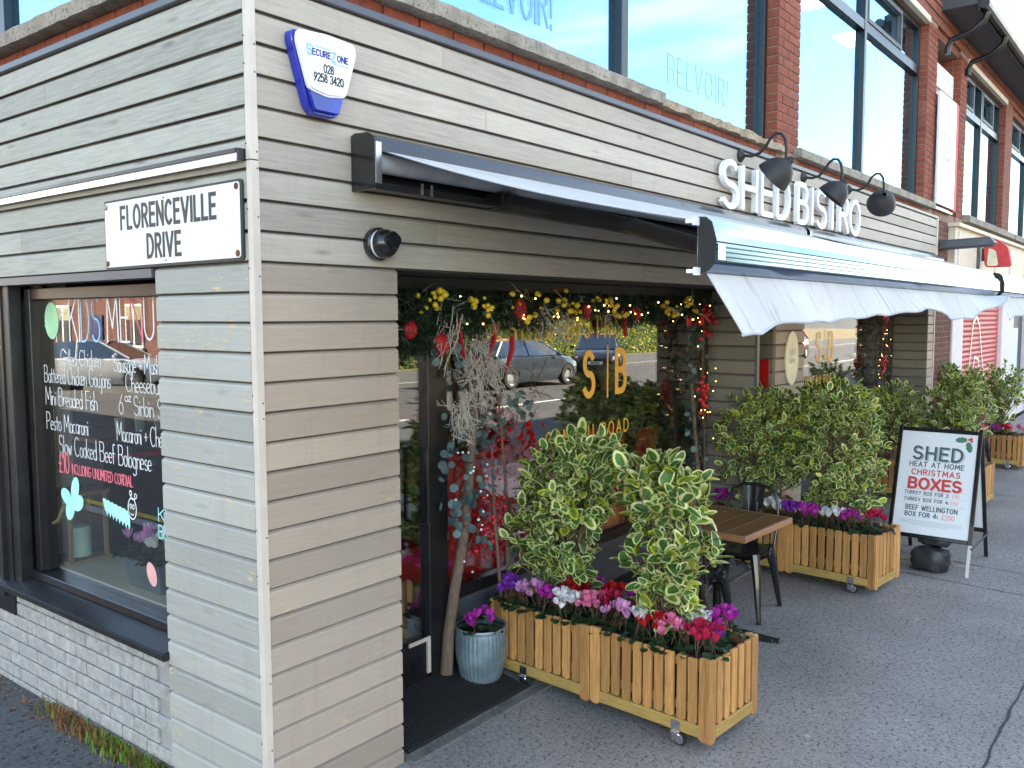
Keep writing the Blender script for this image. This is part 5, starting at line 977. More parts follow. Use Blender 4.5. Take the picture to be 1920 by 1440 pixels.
def bag(c, rx, ry, rz_, seed):
    mb = MB().ico(c, 1., sub=3); r3 = random.Random(seed); outv = []
    for (a, b_, z) in mb.v:
        d = Vector((a-c[0], b_-c[1], z-c[2])); n_ = 1+.09*math.sin(d.x*5+seed)*math.sin(d.y*7)+.05*math.sin(d.z*11+d.x*8); f_ = 1 if d.z > -.5 else .96
        sq = 1/(d.x**4+d.y**4+d.z**4)**.25; d = d*(.35+.65*sq*.9); outv.append((c[0]+d.x*rx*n_*f_, c[1]+d.y*ry*n_*f_*(1+.15*max(0, d.z)), max(.004, c[2]+(d.z if d.z > -.6 else -.6)*rz_*n_)))
    mb.v = outv; return mb
ob('lower_bag', bag((0, 0, .075), .11, .15, .125, 2), 'bag_black', BG, smooth=True); ob('upper_bag', bag((.05, -.01, .225), .06, .13, .05, 4), 'bag_black', BG, smooth=True)

# ------------------------------------------------------------------ door mat and galvanised bucket
ang = math.atan(.113/.7)
DM = thing('door_mat', 'black ribbed rubber mat on the sloping step by the door', 'door mat', (.785, .012, .0155)); DM.rotation_euler = (ang, 0, 0)
ob('mat_base', MB().box(0, .93, 0, .44, 0, .006), 'mat_black', DM, bevel=.002)
rm = MB().prism([(-.0045, 0), (.0045, 0), (.003, .006), (-.003, .006)], lambda u, v, w_: (w_, u, v), 0, .91).mesh('rib', 'mat_black')
for i in range(23): ob('rib', rm, None, DM, (.01, .014+i*.0187, .0061))
BK = thing('bucket_planter', 'ribbed galvanised bucket planted with magenta cyclamen beside the door', 'bucket', (1.605, .262, .052))
prof = []
n = 72; mb = MB()
def ring(r, z, ribs): return [(r*(1+(ribs*.018 if j % 2 else 0))*math.cos(2*math.pi*j/n), r*(1+(ribs*.018 if j % 2 else 0))*math.sin(2*math.pi*j/n), z) for j in range(n)]
rs = [(.115, 0, 0), (.122, .012, 0), (.124, .02, 1), (.145, .12, 1), (.15, .2, 1), (.145, .265, 1), (.144, .272, 0), (.15, .276, 0), (.152, .288, 0), (.15, .297, 0), (.143, .297, 0), (.14, .25, 0)]
vs = [p for r, z, q in rs for p in ring(r, z, q)]; mb.add(vs, [(i*n+j, i*n+(j+1) % n, (i+1)*n+(j+1) % n, (i+1)*n+j) for i in range(len(rs)-1) for j in range(n)]+[tuple(range(n))])
mb.v = [(a*.94, b_*.94, c) for a, b_, c in mb.v]; ob('bucket', mb, 'galvanised', BK); ob('soil', MB().lathe([(.001, .262), (.128, .255)], 20), 'soil', BK)
cyclamen((1.59, .24, .30), 'pet_magenta', 'magenta cyclamen growing in the galvanised bucket', 9, .08, 120, .09)
# weeds along the foot of the side wall
r2 = random.Random(21); mb = MB()
for i in range(2600):
    yy = r2.uniform(.72, 2.05); dens = math.exp(-((yy-1.15)/.28)**2)+.45*math.exp(-((yy-1.6)/.25)**2)+.6*math.exp(-((yy-.85)/.1)**2)
    if r2.random() > dens: continue
    xx = .02-abs(r2.gauss(0, .045)); h = r2.uniform(.012, .06); a = r2.random()*6.28; ln_ = r2.uniform(0, .035); w_ = r2.uniform(.002, .006); d = Vector((math.cos(a), math.sin(a), 0)); s_ = Vector((-d.y, d.x, 0))*w_; p = Vector((xx, yy, -.003))
    q = p+d*ln_*.4+Vector((0, 0, h*.7)); t = p+d*ln_+Vector((0, 0, h)); k = 1 if (yy > 1.35 and r2.random() < .75) or r2.random() < .3 else 0
    mb.add([p-s_, p+s_, q+s_*.8, q-s_*.8, t], [(0, 1, 2, 3), (3, 2, 4)], k)
wd = ob('weeds', mb, ['grass', 'grass_dry'], stuff=True); tag(wd, 'grass and reddish weeds growing along the foot of the painted brick', 'weeds')
mb = MB()
for i in range(170):
    yy = r2.uniform(.6, 2.6); xx = .02-abs(r2.gauss(0, .09)); s_ = r2.uniform(.003, .009); mb.ico((xx, yy, 0), s_, 0 if r2.random() < .7 else 1, 1, (1, 1, .5))
tag(ob('grit', mb, ['grass_dry', 'concrete'], stuff=True), 'grit and dead leaf crumbs on the side pavement by the wall', 'grit')
# ------------------------------------------------------------------ christmas garlands round the windows
def eleaf():
    if 'el' not in CACHE: CACHE['el'] = MB().add([(0, .5, -.03)]+[(.48*math.sin(2*math.pi*i/10), .5-.5*math.cos(2*math.pi*i/10), .07*abs(math.sin(2*math.pi*i/10))) for i in range(10)], [(0, 1+i, 1+(i+1) % 10) for i in range(10)]).mesh('leaf', 'eucalyptus', smooth=True)
    return CACHE['el']
def bloom():
    if 'bl' not in CACHE:
        r2 = random.Random(4); mb = MB()
        for lay, (n, rad, tilt) in enumerate(((7, 1., .25), (6, .75, .6), (4, .45, 1.0))):
            for i in range(n):
                a = 2*math.pi*i/n+lay*.5; d = Vector((math.cos(a)*math.cos(tilt), math.sin(a)*math.cos(tilt), math.sin(tilt))); s_ = Vector((-math.sin(a), math.cos(a), 0)); p = d*.1
                mb.add([p-s_*.08, p+s_*.08, d*rad*.6+s_*.3, d*rad+Vector((0, 0, .08)), d*rad*.6-s_*.3], [(0, 1, 2, 4), (4, 2, 3)])
        CACHE['bl'] = mb.mesh('flower', 'pet_red')
    return CACHE['bl']
def ball(mat, sub=2):
    if ('ball', mat) not in CACHE: CACHE[('ball', mat)] = MB().ico((0, 0, 0), 1, sub=sub).mesh('bauble', mat, smooth=True)
    return CACHE[('ball', mat)]
def leaves_in(T, o, r2, n, x0, x1, z0, z1, y0, y1, s0=.035, s1=.055):
    for i in range(n):
        p = Vector((r2.uniform(x0, x1), r2.uniform(y0, y1), r2.uniform(z0, z1)))-o; l = ob('leaf', eleaf(), None, T); s_ = r2.uniform(s0, s1)
        l.matrix_local = Matrix.Translation(p) @ frame_from(Vector((r2.gauss(0, 1), r2.gauss(-.3, .5), r2.gauss(-.4, .8))), Vector((r2.gauss(0, .7), -1, r2.gauss(.2, .6))), r2).to_4x4() @ Matrix.Diagonal((s_, s_, s_, 1))
def twigs(T, o, r2, n, pts, ln, r, mat, name='twigs', down=.5, fork=3):
    mb = MB()
    for i in range(n):
        c = Vector(r2.choice(pts))+Vector((r2.gauss(0, .03), r2.gauss(0, .015), r2.gauss(0, .05)))-o; d = Vector((r2.gauss(0, .6), r2.gauss(-.2, .3), r2.gauss(-down, .6))).normalized(); L1 = ln*r2.uniform(.5, 1.2)
        m1 = c+d*L1*.5+Vector((r2.gauss(0, .01), 0, r2.gauss(0, .01))); e_ = c+d*L1; mb.tube([c, m1, e_], [r, r*.8, r*.4], 4)
        for k in range(fork):
            q = c.lerp(e_, r2.uniform(.2, .9)); d2 = (d+Vector((r2.gauss(0, .7), r2.gauss(0, .5), r2.gauss(0, .7)))).normalized(); mb.tube([q, q+d2*L1*.3], [r*.7, r*.4], 4)
    return ob(name, mb, mat, T, stuff=True)
def needles(T, o, r2, n, x0, x1, zf, y0, y1, ln=.05):
    mb = MB()
    for i in range(n):
        x = r2.uniform(x0, x1); za, zb = zf(x); p = Vector((x, r2.uniform(y0, y1), r2.uniform(za, zb)))-o; d = Vector((r2.gauss(0, 1), r2.gauss(-.3, .5), r2.gauss(-.3, .8))).normalized(); s_ = d.cross(Vector((r2.gauss(0, 1), r2.gauss(0, 1), r2.gauss(0, 1)))).normalized()*.0035; e_ = p+d*ln*r2.uniform(.6, 1.4)
        mb.add([p-s_, p+s_, e_], [(0, 1, 2)])
    ob('needles', mb, 'holly_leaf', T, stuff=True)
def baubles(T, o, r2, n, f, s0, s1, mat, name='bauble'):
    for i in range(n):
        p = Vector(f())-o; b_ = ob(name, ball(mat), None, T, p); k = r2.uniform(s0, s1); b_.scale = (k, k, k)
r2 = random.Random(50); o = Vector((1.51, .38, .08))
G1 = thing('garland_pillar', 'log with eucalyptus, white twigs and red blooms standing beside the shop door', 'garland', tuple(o))
ob('log', MB().tube([Vector(p)-o for p in ((1.455, .385, .085), (1.475, .385, .3), (1.53, .385, .55), (1.6, .385, .78), (1.65, .385, 1.05), (1.7, .385, 1.5), (1.66, .385, 1.95))], [.036, .033, .031, .029, .026, .022, .018], 12), 'bark_wood', G1, smooth=True)
for pts in (((1.80, .26, .33), (1.79, .28, .6), (1.81, .33, .95), (1.84, .37, 1.3)), ((1.92, .30, .12), (1.93, .33, .6), (1.95, .36, 1.1), (1.9, .37, 1.6)), ((1.95, .31, .12), (1.955, .34, .7), (1.94, .36, 1.25))): ob('branch', MB().tube([Vector(p)-o for p in pts], [.011, .01, .009, .006][:len(pts)], 7), 'bark_wood', G1, smooth=True)
leaves_in(G1, o, r2, 70, 1.40, 1.80, .88, 1.5, .31, .40); leaves_in(G1, o, r2, 26, 1.44, 1.72, .80, 1.1, .30, .38, .045, .062); leaves_in(G1, o, r2, 34, 1.28, 1.6, 1.75, 2.05, .32, .40); leaves_in(G1, o, r2, 30, 1.85, 2.28, 1.38, 1.6, .32, .4); leaves_in(G1, o, r2, 22, 1.72, 2.0, .62, .95, .3, .38)
twigs(G1, o, r2, 150, [(1.6, .34, 1.85), (1.72, .34, 1.9), (1.78, .34, 1.8), (1.66, .33, 1.7), (1.56, .34, 1.62), (1.84, .34, 1.75), (1.52, .34, 1.5)], .13, .0028, 'twig_white', 'white_twigs', .8, 5)
twigs(G1, o, r2, 40, [(1.9, .35, 1.25), (2.05, .35, 1.3), (1.85, .35, 1.0), (1.95, .35, 1.5), (2.15, .35, 1.62)], .2, .002, 'twig_brown', 'brown_twigs', .3, 4)
for i in range(26):
    c = r2.choice(((2.08, 1.36, .09), (2.17, 1.33, .08), (2.05, 1.2, .07), (2.2, 1.28, .05))); p = Vector((c[0]+r2.gauss(0, c[2]*.6), .34+r2.gauss(0, .015), c[1]+r2.gauss(0, c[2]*.6)))-o; b_ = ob('flower', bloom(), None, G1, p); k = r2.uniform(.022, .034); b_.scale = (k, k, k); b_.rotation_euler = (R(90)+r2.gauss(0, .5), r2.gauss(0, .5), r2.gauss(0, .4))
baubles(G1, o, r2, 60, lambda: (1.85+r2.gauss(0, .07), .34+r2.gauss(0, .02), .86+r2.gauss(0, .09)), .008, .016, 'berry_red', 'berry'); baubles(G1, o, r2, 40, lambda: (1.86+r2.gauss(0, .05), .34, 1.25+r2.gauss(0, .16)), .004, .008, 'berry_red', 'berry'); baubles(G1, o, r2, 18, lambda: (1.6+r2.gauss(0, .1), .31, 1.1+r2.gauss(0, .2)), .006, .009, 'white_plastic', 'berry')
mb = MB()
for i in range(420):
    c = r2.choice(((1.86, .9, .09), (1.76, .78, .07), (1.95, .82, .08))); p = Vector((c[0]+r2.gauss(0, c[2]), .37+r2.gauss(0, .012), c[1]+r2.gauss(0, c[2])))-o; mb.ico(tuple(p), r2.uniform(.004, .009), sub=1)
ob('red_tinsel', mb, 'glitter_red', G1, stuff=True)
o = Vector((.9, .4, 2.1)); G2 = thing('window_garland', 'dark pine garland with gold baubles along the top of the first window', 'garland', tuple(o))
ob('wire', MB().tube([Vector((.82+.38*i, .37, 2.13+.015*math.sin(i*1.7)))-o for i in range(11)], .006, 6), 'twig_brown', G2)
zf = lambda x: (2.02+.05*math.sin(x*5)+.03*math.sin(x*13), 2.175)
needles(G2, o, r2, 11000, .8, 4.6, zf, .3, .42, .06); needles(G2, o, r2, 3000, .85, 1.75, lambda x: (1.9+.05*math.sin(x*9), 2.08), .32, .41, .06)
leaves_in(G2, o, r2, 40, .85, 4.5, 2.0, 2.15, .3, .4, .03, .05)
twigs(G2, o, r2, 60, [(1.0+.4*i, .34, 2.1) for i in range(9)], .16, .0022, 'twig_white', 'white_twigs', .35, 3); twigs(G2, o, r2, 40, [(1.45, .33, 2.05), (1.5, .33, 2.0), (2.45, .33, 2.1), (2.3, .33, 2.02)], .22, .004, 'twig_white', 'pale_sticks', .9, 2)
cl = [(1.28, 2.12), (1.33, 2.15), (1.62, 2.12), (1.72, 2.09), (2.0, 2.1), (2.12, 2.06), (2.22, 2.14), (2.36, 2.08), (2.48, 2.15), (2.55, 2.08), (2.9, 2.15), (3.02, 2.1), (3.15, 2.05), (3.75, 2.12), (3.85, 2.09), (4.15, 2.13), (4.3, 2.06)]
def gold(): c = r2.choice(cl); return (c[0]+r2.gauss(0, .05), .3+r2.gauss(0, .015), c[1]+r2.gauss(0, .022))
baubles(G2, o, r2, 95, gold, .010, .021, 'bauble_gold'); baubles(G2, o, r2, 34, lambda: (r2.uniform(.9, 4.5), .3, r2.uniform(2.0, 2.17)), .004, .006, 'fairy_light', 'fairy_light')
for (x, z, s_) in ((1.38, 1.9, .055), (2.05, 2.08, .06), (1.15, 1.98, .045), (2.75, 2.08, .05), (3.4, 2.06, .05), (4.2, 2.0, .04)): ob('red_bauble', MB().ico((0, 0, 0), s_, sub=3, sc=(1, .6, 1.1)), 'glitter_red', G2, Vector((x, .33, z))-o, smooth=True)
for (x, z, a) in ((1.5, 2.02, .5), (1.82, 2.0, -.6), (1.98, 1.93, -.5), (3.2, 2.1, .4)): ob('ribbon', MB().tube([(0, 0, 0), (.03*math.sin(a), -.01, -.08), (.12*math.sin(a), 0, -.2)], [.018, .022, .012], 6, flat=.3), 'glitter_red', G2, Vector((x, .33, z))-o)
def side_garland(x, y, z0, z1, label, n, seed, wd):
    r2 = random.Random(seed); o = Vector((x, y, .1)); T = thing('garland_pillar', label, 'garland', tuple(o))
    ob('log', MB().tube([Vector(p)-o for p in ((x+.1, y, .1), (x+.05, y, .7), (x-.03, y, 1.1), (x-.1, y, 1.5))], [.022, .018, .016, .012], 9), 'bark_wood', T, smooth=True); ob('branch', MB().tube([Vector(p)-o for p in ((x+.12, y-.03, .1), (x+.09, y-.03, .9), (x+.02, y-.03, 1.6), (x+.04, y-.03, z1))], [.01, .009, .008, .005], 7), 'bark_wood', T, smooth=True)
    leaves_in(T, o, r2, n, x-wd, x+wd, z0, z1, y-.06, y+.04); twigs(T, o, r2, 40, [(x, y-.04, z0+(z1-z0)*i/7) for i in range(8)], .18, .002, 'twig_brown', 'brown_twigs', .2, 4)
    needles(T, o, r2, 700, x-wd*.8, x+wd*.8, lambda q: (z0+.2, z1), y-.05, y+.03)
    baubles(T, o, r2, 45, lambda: (x-.02+r2.gauss(0, wd*.3), y-.07, r2.choice((1.35, 1.45, 1.95, 2.05))+r2.gauss(0, .06)), .012, .022, 'berry_red', 'berry'); baubles(T, o, r2, 20, lambda: (x+r2.uniform(-wd, wd), y-.07, r2.uniform(z0, z1)), .0028, .0042, 'fairy_light', 'fairy_light')
    for i in range(12):
        b_ = ob('flower', bloom(), None, T, Vector((x+r2.gauss(-.02, wd*.3), y-.07, r2.choice((1.4, 2.0))+r2.gauss(0, .08)))-o); k = r2.uniform(.02, .032); b_.scale = (k, k, k); b_.rotation_euler = (R(90), 0, r2.random())
side_garland(4.42, .36, .85, 2.15, 'garland of eucalyptus and red berries at the right edge of the first window', 85, 71, .2)
side_garland(9.45, .36, .9, 2.15, 'garland of pale leaves and red flowers in the second window', 80, 72, .28)

# ------------------------------------------------------------------ inside the bistro
def red_chair(x, y, rz, label):
    T = thing('dining_chair', label, 'chair', (x, y, .11), rz, 'red dining chairs inside the bistro')
    ob('seat', MB().box(-.22, .22, -.22, .22, .4, .49), 'red_leather', T, bevel=.03, seg=3, smooth=True); ob('backrest', MB().hexa([(-.24, -.22, .45), (-.18, -.22, .45), (-.18, .22, .45), (-.24, .22, .45)], [(-.32, -.22, .95), (-.27, -.22, .95), (-.27, .22, .95), (-.32, .22, .95)]), 'red_leather', T, bevel=.02, seg=3, smooth=True)
    for sx in (-.18, .18):
        for sy in (-.18, .18): ob('leg', MB().tube([(sx, sy, .42), (sx*1.1, sy*1.1, 0)], [.02, .014], 8), 'black_metal', T)
for i, (x, y, rz, lb) in enumerate([(2.75, 1.3, R(80), 'red padded dining chair inside, nearest the door'), (3.3, 1.35, R(95), 'red padded dining chair inside, second from the door'), (4.15, 1.3, R(85), 'red padded dining chair inside behind the gold lettering'), (4.75, 1.3, R(100), 'red padded dining chair inside by the right garland'), (5.5, 2.9, R(-90), 'red padded dining chair deep inside the dark bistro')]): red_chair(x, y, rz, lb)
T = thing('red_bench', 'bright red upholstered bench right behind the first window', 'bench', (2.7, .80, .11)); ob('backrest', MB().box(-.95, .9, -.25, -.1, .35, 1.12), 'red_leather', T, bevel=.04, seg=3, smooth=True); ob('seat', MB().box(-.95, .9, -.1, .35, .3, .46), 'red_leather', T, bevel=.04, seg=3, smooth=True); ob('plinth', MB().box(-.9, .85, -.2, .3, 0, .3), 'interior_dark', T)
for x, y, lb in ((3.05, 2.0, 'dark dining table inside the bistro near the door'), (4.7, 2.0, 'dark dining table inside the bistro in front of the seated person')):
    T = thing('dining_table', lb, 'table', (x, y, .11)); ob('table_top', MB().box(-.55, .55, -.35, .35, .72, .75), 'table_wood', T, bevel=.004); ob('column', MB().lathe([(.2, 0), (.19, .02), (.03, .04), (.03, .715)], 14), 'black_metal', T, smooth=True)
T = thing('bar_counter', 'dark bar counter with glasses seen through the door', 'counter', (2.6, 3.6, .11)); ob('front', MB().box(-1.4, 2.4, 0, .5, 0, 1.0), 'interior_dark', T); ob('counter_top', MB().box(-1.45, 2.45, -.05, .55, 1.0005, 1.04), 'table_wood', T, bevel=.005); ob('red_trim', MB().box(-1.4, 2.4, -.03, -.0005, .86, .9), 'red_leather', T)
for i in range(7): ob('glass', MB().lathe([(.03, 0), (.035, .06), (.036, .12), (.033, .12), (.03, .01), (.001, .01)], 12), 'mint_ceramic', T, (-1.2+.16*i, .12, 1.041), smooth=True)
# seated person
def person():
    T = thing('person', 'person in an olive green coat seated inside behind the window', 'person', (5.62, 2.0, .11), R(-100))
    J = [(0, 0, .55, .13), (0, 0, .78, .125), (.02, 0, .98, .15), (.03, 0, 1.1, .08), (.05, 0, 1.18, .055), (.06, 0, 1.29, .095), (.07, 0, 1.38, .085), (.0, .17, 1.02, .07), (.1, .22, .8, .05), (.28, .12, .72, .038), (.36, .08, .72, .03), (0, -.17, 1.02, .07), (.1, -.22, .8, .05), (.28, -.12, .72, .038), (.36, -.08, .72, .03), (.2, .1, .53, .085), (.42, .11, .5, .06), (.44, .11, .12, .045), (.54, .11, .04, .035), (.2, -.1, .53, .085), (.42, -.11, .5, .06), (.44, -.11, .12, .045), (.54, -.11, .04, .035)]
    E_ = [(0, 1), (1, 2), (2, 3), (3, 4), (4, 5), (5, 6), (2, 7), (7, 8), (8, 9), (9, 10), (2, 11), (11, 12), (12, 13), (13, 14), (0, 15), (15, 16), (16, 17), (17, 18), (0, 19), (19, 20), (20, 21), (21, 22)]
    me = bpy.data.meshes.new('body'); me.from_pydata([j[:3] for j in J], E_, []); tmp = bpy.data.objects.new('body_tmp', me); COL.objects.link(tmp); md = tmp.modifiers.new('skin', 'SKIN'); 
    for i, j in enumerate(J): me.skin_vertices[0].data[i].radius = (j[3], j[3]*(1.0 if i not in (1, 2) else 1.25))
    me.skin_vertices[0].data[0].use_root = True; sb_ = tmp.modifiers.new('sub', 'SUBSURF'); sb_.levels = 2; sb_.render_levels = 2
    dg = bpy.context.evaluated_depsgraph_get(); m2 = bpy.data.meshes.new_from_object(tmp.evaluated_get(dg)); bpy.data.objects.remove(tmp)
    for q in ('coat_olive', 'skin', 'trousers'): m2.materials.append(MATS[q])
    for p in m2.polygons: c = p.center; p.material_index = 1 if c.z > 1.14 or (c.x > .3 and c.z > .66) else (2 if c.z < .62 else 0); p.use_smooth = True
    ob('body', m2, None, T); hr = MB().ico((.045, 0, 1.345), .105, sub=3, sc=(1.02, .95, 1)); hr.f = [f for f in hr.f if not (sum(hr.v[i][0] for i in f)/3 > .095 and sum(hr.v[i][2] for i in f)/3 < 1.385)]; hr.m = [0]*len(hr.f); ob('hair', hr, 'hair_grey', T, smooth=True)
    for s in (-1, 1): ob('eye', MB().ico((.152, s*.033, 1.33), .009), 'print_black', T)
    ob('nose', MB().ico((.165, 0, 1.305), .014, sc=(1, .8, 1.5)), 'skin', T); ob('mouth', MB().ico((.15, 0, 1.262), .012, sc=(.5, 1.8, .4)), 'pet_crimson', T); ob('collar', MB().lathe([(.085, 1.1), (.09, 1.14), (.075, 1.17), (.07, 1.12)], 16, (.035, 0, 0)), 'coat_olive', T, smooth=True)
person()
# things on the inner ledge of the side window
LD = struct('inner_ledge', MB().box(.2, .5, .7, 2.5, .6, .668), 'cream_wall')
struct('inner_column', MB().box(.31, .42, 2.4, 2.6, .668, 2.6).box(.2, .24, 2.3, 2.31, .67, 2.3), 'cream_wall')
PT = thing('window_pot', 'grey trough on the inner ledge planted with pink and white cyclamen', 'plant pot', (.32, 1.36, .668)); ob('pot', MB().hexa([(-.06, -.16, 0), (.06, -.16, 0), (.06, .12, 0), (-.06, .12, 0)], [(-.08, -.19, .15), (.08, -.19, .15), (.08, .16, .15), (-.08, .16, .15)]), 'slate_pot', PT, bevel=.004); ob('soil', MB().box(-.07, .07, -.17, .14, .1505, .153), 'soil', PT)
cyclamen((.32, 1.42, .80), 'pet_lilac', 'pink cyclamen in the grey trough behind the side window', 12, .09, 140, .12); cyclamen((.32, 1.27, .79), 'pet_white', 'white cyclamen in the grey trough behind the side window', 12, .08, 141, .11)
LN = thing('wooden_lantern', 'wooden lantern with rope handle and pale candle behind the side window', 'lantern', (.35, 2.2, .668)); fr = MB()
for a in (-.11, .09):
    for b_ in (-.11, .09): fr.box(a, a+.02, b_, b_+.02, .0205, .38)
fr.box(-.12, .12, -.12, .12, 0, .02).box(-.12, .12, -.12, .12, .3805, .4); ob('frame', fr, 'basket', LN); ob('candle', MB().lathe([(.001, .2), (.055, .19), (.06, .02)], 18), 'mint_ceramic', LN, smooth=True); ob('rope_handle', MB().tube([(-.12, -.1, .36), (-.17, -.12, .27), (-.18, 0, .22), (-.17, .12, .27), (-.12, .1, .36)], .011, 8), 'rope', LN, smooth=True)
RK = thing('wire_rack', 'black wire rack with blue cloth standing inside the side window', 'rack', (.75, 1.5, .6)); fr = MB()
for a, b_ in ((-.14, 0), (.14, 0)): fr.tube([(0, a, 0), (0, a, .3)], .005, 6)
for z in (.06, .12, .3): fr.tube([(0, -.14, z), (0, .14, z)], .004, 6)
ob('frame', fr, 'brushed', RK); ob('cloth', MB().sheet(lambda u, v: (.02+.02*math.sin(u*9), -.05+.09*u+.05*v, .55*v), 10, 8), 'blue_cloth', RK, smooth=True)
# ------------------------------------------------------------------ across the street (seen in the glass)
def car(x, y, rz, mat, label, s=1.):
    T = thing('parked_car', label, 'car', (x, y, -.14), rz, 'cars parked in the street')
    st = [(-2.05, .30, .72, .55), (-2.0, .26, .92, .72), (-1.7, .2, .98, .82), (-1.2, .18, .98, .87), (-.4, .18, .97, .88), (.5, .18, .96, .88), (1.0, .18, .94, .87), (1.5, .2, .86, .84), (1.85, .24, .76, .76), (2.02, .32, .62, .6)]
    mb = MB(); n = 12; vs = []
    for (xx, z0, z1, w_) in st:
        ring_ = [(-w_*.9, z0), (-w_, z0+(z1-z0)*.25), (-w_*1.0, z0+(z1-z0)*.6), (-w_*.95, z1-.06), (-w_*.86, z1), (-w_*.4, z1+.012), (w_*.4, z1+.012), (w_*.86, z1), (w_*.95, z1-.06), (w_, z0+(z1-z0)*.6), (w_, z0+(z1-z0)*.25), (w_*.9, z0)]
        vs += [(xx, a, b_) for a, b_ in ring_]
    fs = [(i*n+j, i*n+(j+1) % n, (i+1)*n+(j+1) % n, (i+1)*n+j) for i in range(len(st)-1) for j in range(n)]+[tuple(range(n))[::-1], tuple(range((len(st)-1)*n, len(st)*n))]
    body = ob('body', mb.add(vs, fs), mat, T, smooth=True)
    gh = [(-1.85, .97, .97, .74, .74), (-1.45, .97, 1.40, .78, .58), (-.6, .97, 1.47, .8, .6), (.15, .96, 1.44, .8, .59), (1.12, .94, .95, .76, .74)]
    vs = []; 
    for (xx, z0, z1, w0, w1) in gh: vs += [(xx, -w0, z0), (xx, -w1, z1), (xx, w1, z1), (xx, w0, z0)]
    fs = []; fm = []
    for i in range(4): fs += [(i*4, i*4+1, i*4+5, i*4+4), (i*4+2, i*4+3, i*4+7, i*4+6)]
    ob('side_glass', MB().add(vs, fs), 'car_glass', T); ob('windscreen', MB().add([vs[13], vs[14], vs[18], vs[17]], [(0, 1, 2, 3)]), 'car_glass', T); ob('rear_screen', MB().add([vs[1], vs[2], vs[6], vs[5]], [(0, 1, 2, 3)]), 'car_glass', T)
    ob('roof', MB().add([(a, b_*1.02, c+.004) for a, b_, c in (vs[5], vs[6], vs[9], vs[10], vs[13], vs[14])]+[(a, b_*1.0, c-.03) for a, b_, c in (vs[5], vs[6], vs[9], vs[10], vs[13], vs[14])], [(0, 1, 3, 2), (2, 3, 5, 4), (6, 8, 9, 7), (8, 10, 11, 9), (0, 2, 8, 6), (2, 4, 10, 8), (1, 7, 9, 3), (3, 9, 11, 5), (0, 6, 7, 1), (4, 5, 11, 10)]), mat, T)
    for s_ in (-1, 1): ob('pillar', MB().tube([(1.12, s_*.745, .945), (.15, s_*.595, 1.44)], .03, 6).tube([(-.45, s_*.8, .97), (-.5, s_*.605, 1.46)], .035, 6).tube([(-1.85, s_*.745, .97), (-1.45, s_*.585, 1.4)], .05, 6), mat, T, smooth=True)
    for wx in (-1.32, 1.28):
        for s_ in (-1, 1):
            w2 = ob('wheel', MB().lathe([(.2, -.1), (.3, -.1), (.325, -.06), (.325, .06), (.3, .1), (.2, .1)], 28, axis='y'), 'rubber', T, (wx, s_*.8, .325), smooth=True); ob('rim', MB().lathe([(.001, .06*s_), (.06, .07*s_), (.19, .04*s_), (.205, .09*s_)], 20, axis='y'), 'brushed', w2, smooth=True)
            ob('arch', MB().tube([(wx+.36*math.cos(math.pi*i/10), s_*.845, .325+.36*math.sin(math.pi*i/10)) for i in range(11)], .03, 6), 'rubber', T)
    for s_ in (-1, 1): ob('headlight', MB().ico((0, 0, 0), .13, sub=2, sc=(.6, 1.1, .5)), 'headlight', T, (1.86, s_*.58, .66), smooth=True); ob('tail_light', MB().ico((0, 0, 0), .11, sub=2, sc=(.5, .9, .7)), 'berry_red', T, (-1.98, s_*.6, .8), smooth=True); ob('mirror', MB().ico((0, 0, 0), .09, sub=2, sc=(.6, 1, .7)), mat, T, (.75, s_*.92, 1.0), smooth=True)
    ob('grille', MB().box(1.965, 2.035, -.5, .5, .36, .5), 'rubber', T, bevel=.02); ob('number_plate', MB().box(2.036, 2.045, -.26, .26, .42, .53), 'plate_white', T); g = MB(); write(g, 'UGUI SXN', .075, .008, lambda u, v, w_: (2.046+w_, u, v), 0, .437, .002, .75, .2, .5); ob('plate_lettering', g, 'print_black', T)
car(26.0, -14.2, R(150), 'car_black', 'black hatchback parked across the main road, reflected in the shop window'); car(19.5, -12.9, R(5), 'car_grey', 'dark blue grey car parked nearest on the far side of the road'); car(-10.994, 23.406, R(-125), 'car_silver', 'silver hatchback parked in the side street, reflected in the menu window'); car(40, -12.6, R(180), 'car_red', 'red car parked farther along the main road')
def leafbox(x0, x1, y0, y1, z0, z1, n, sz, seed, mats, wob=.15):
    r2 = random.Random(seed); mb = MB()
    for i in range(n):
        f = r2.random(); p = Vector((r2.uniform(x0, x1), r2.uniform(y0, y1), r2.uniform(z0, z1)))
        if f < .45: p.y = y1+r2.gauss(0, wob*.5)
        elif f < .75: p.z = z1+r2.gauss(0, wob*.5)+.1*math.sin(p.x*2.3)
        elif f < .85: p.x = r2.choice((x0, x1))
        m = frame_from(Vector((r2.gauss(0, 1), r2.gauss(0, 1), r2.gauss(0, 1))), Vector((r2.gauss(0, 1), r2.gauss(.6, 1), r2.gauss(.8, 1))), r2); s_ = sz*r2.uniform(.6, 1.4)
        mb.add([p+m @ Vector(q)*s_ for q in ((0, 0, 0), (.35, .5, .08), (0, 1, 0), (-.35, .5, .08))], [(0, 1, 2, 3)], r2.randrange(len(mats)))
    return mb
H = thing('garden_hedge', 'yellow green clipped hedge across the main road', 'hedge', (33, -20.2, 0)); ob('foliage', leafbox(-13, 13, -.55, .45, .02, 1.75, 14000, .11, 5, ['hedge_leaf', 'hedge_leaf', 'grass']), ['hedge_leaf', 'hedge_leaf', 'grass'], H, stuff=True); ob('stems', MB().box(-12.8, 12.8, -.4, .25, .02, 1.55), 'leaf_dark', H)
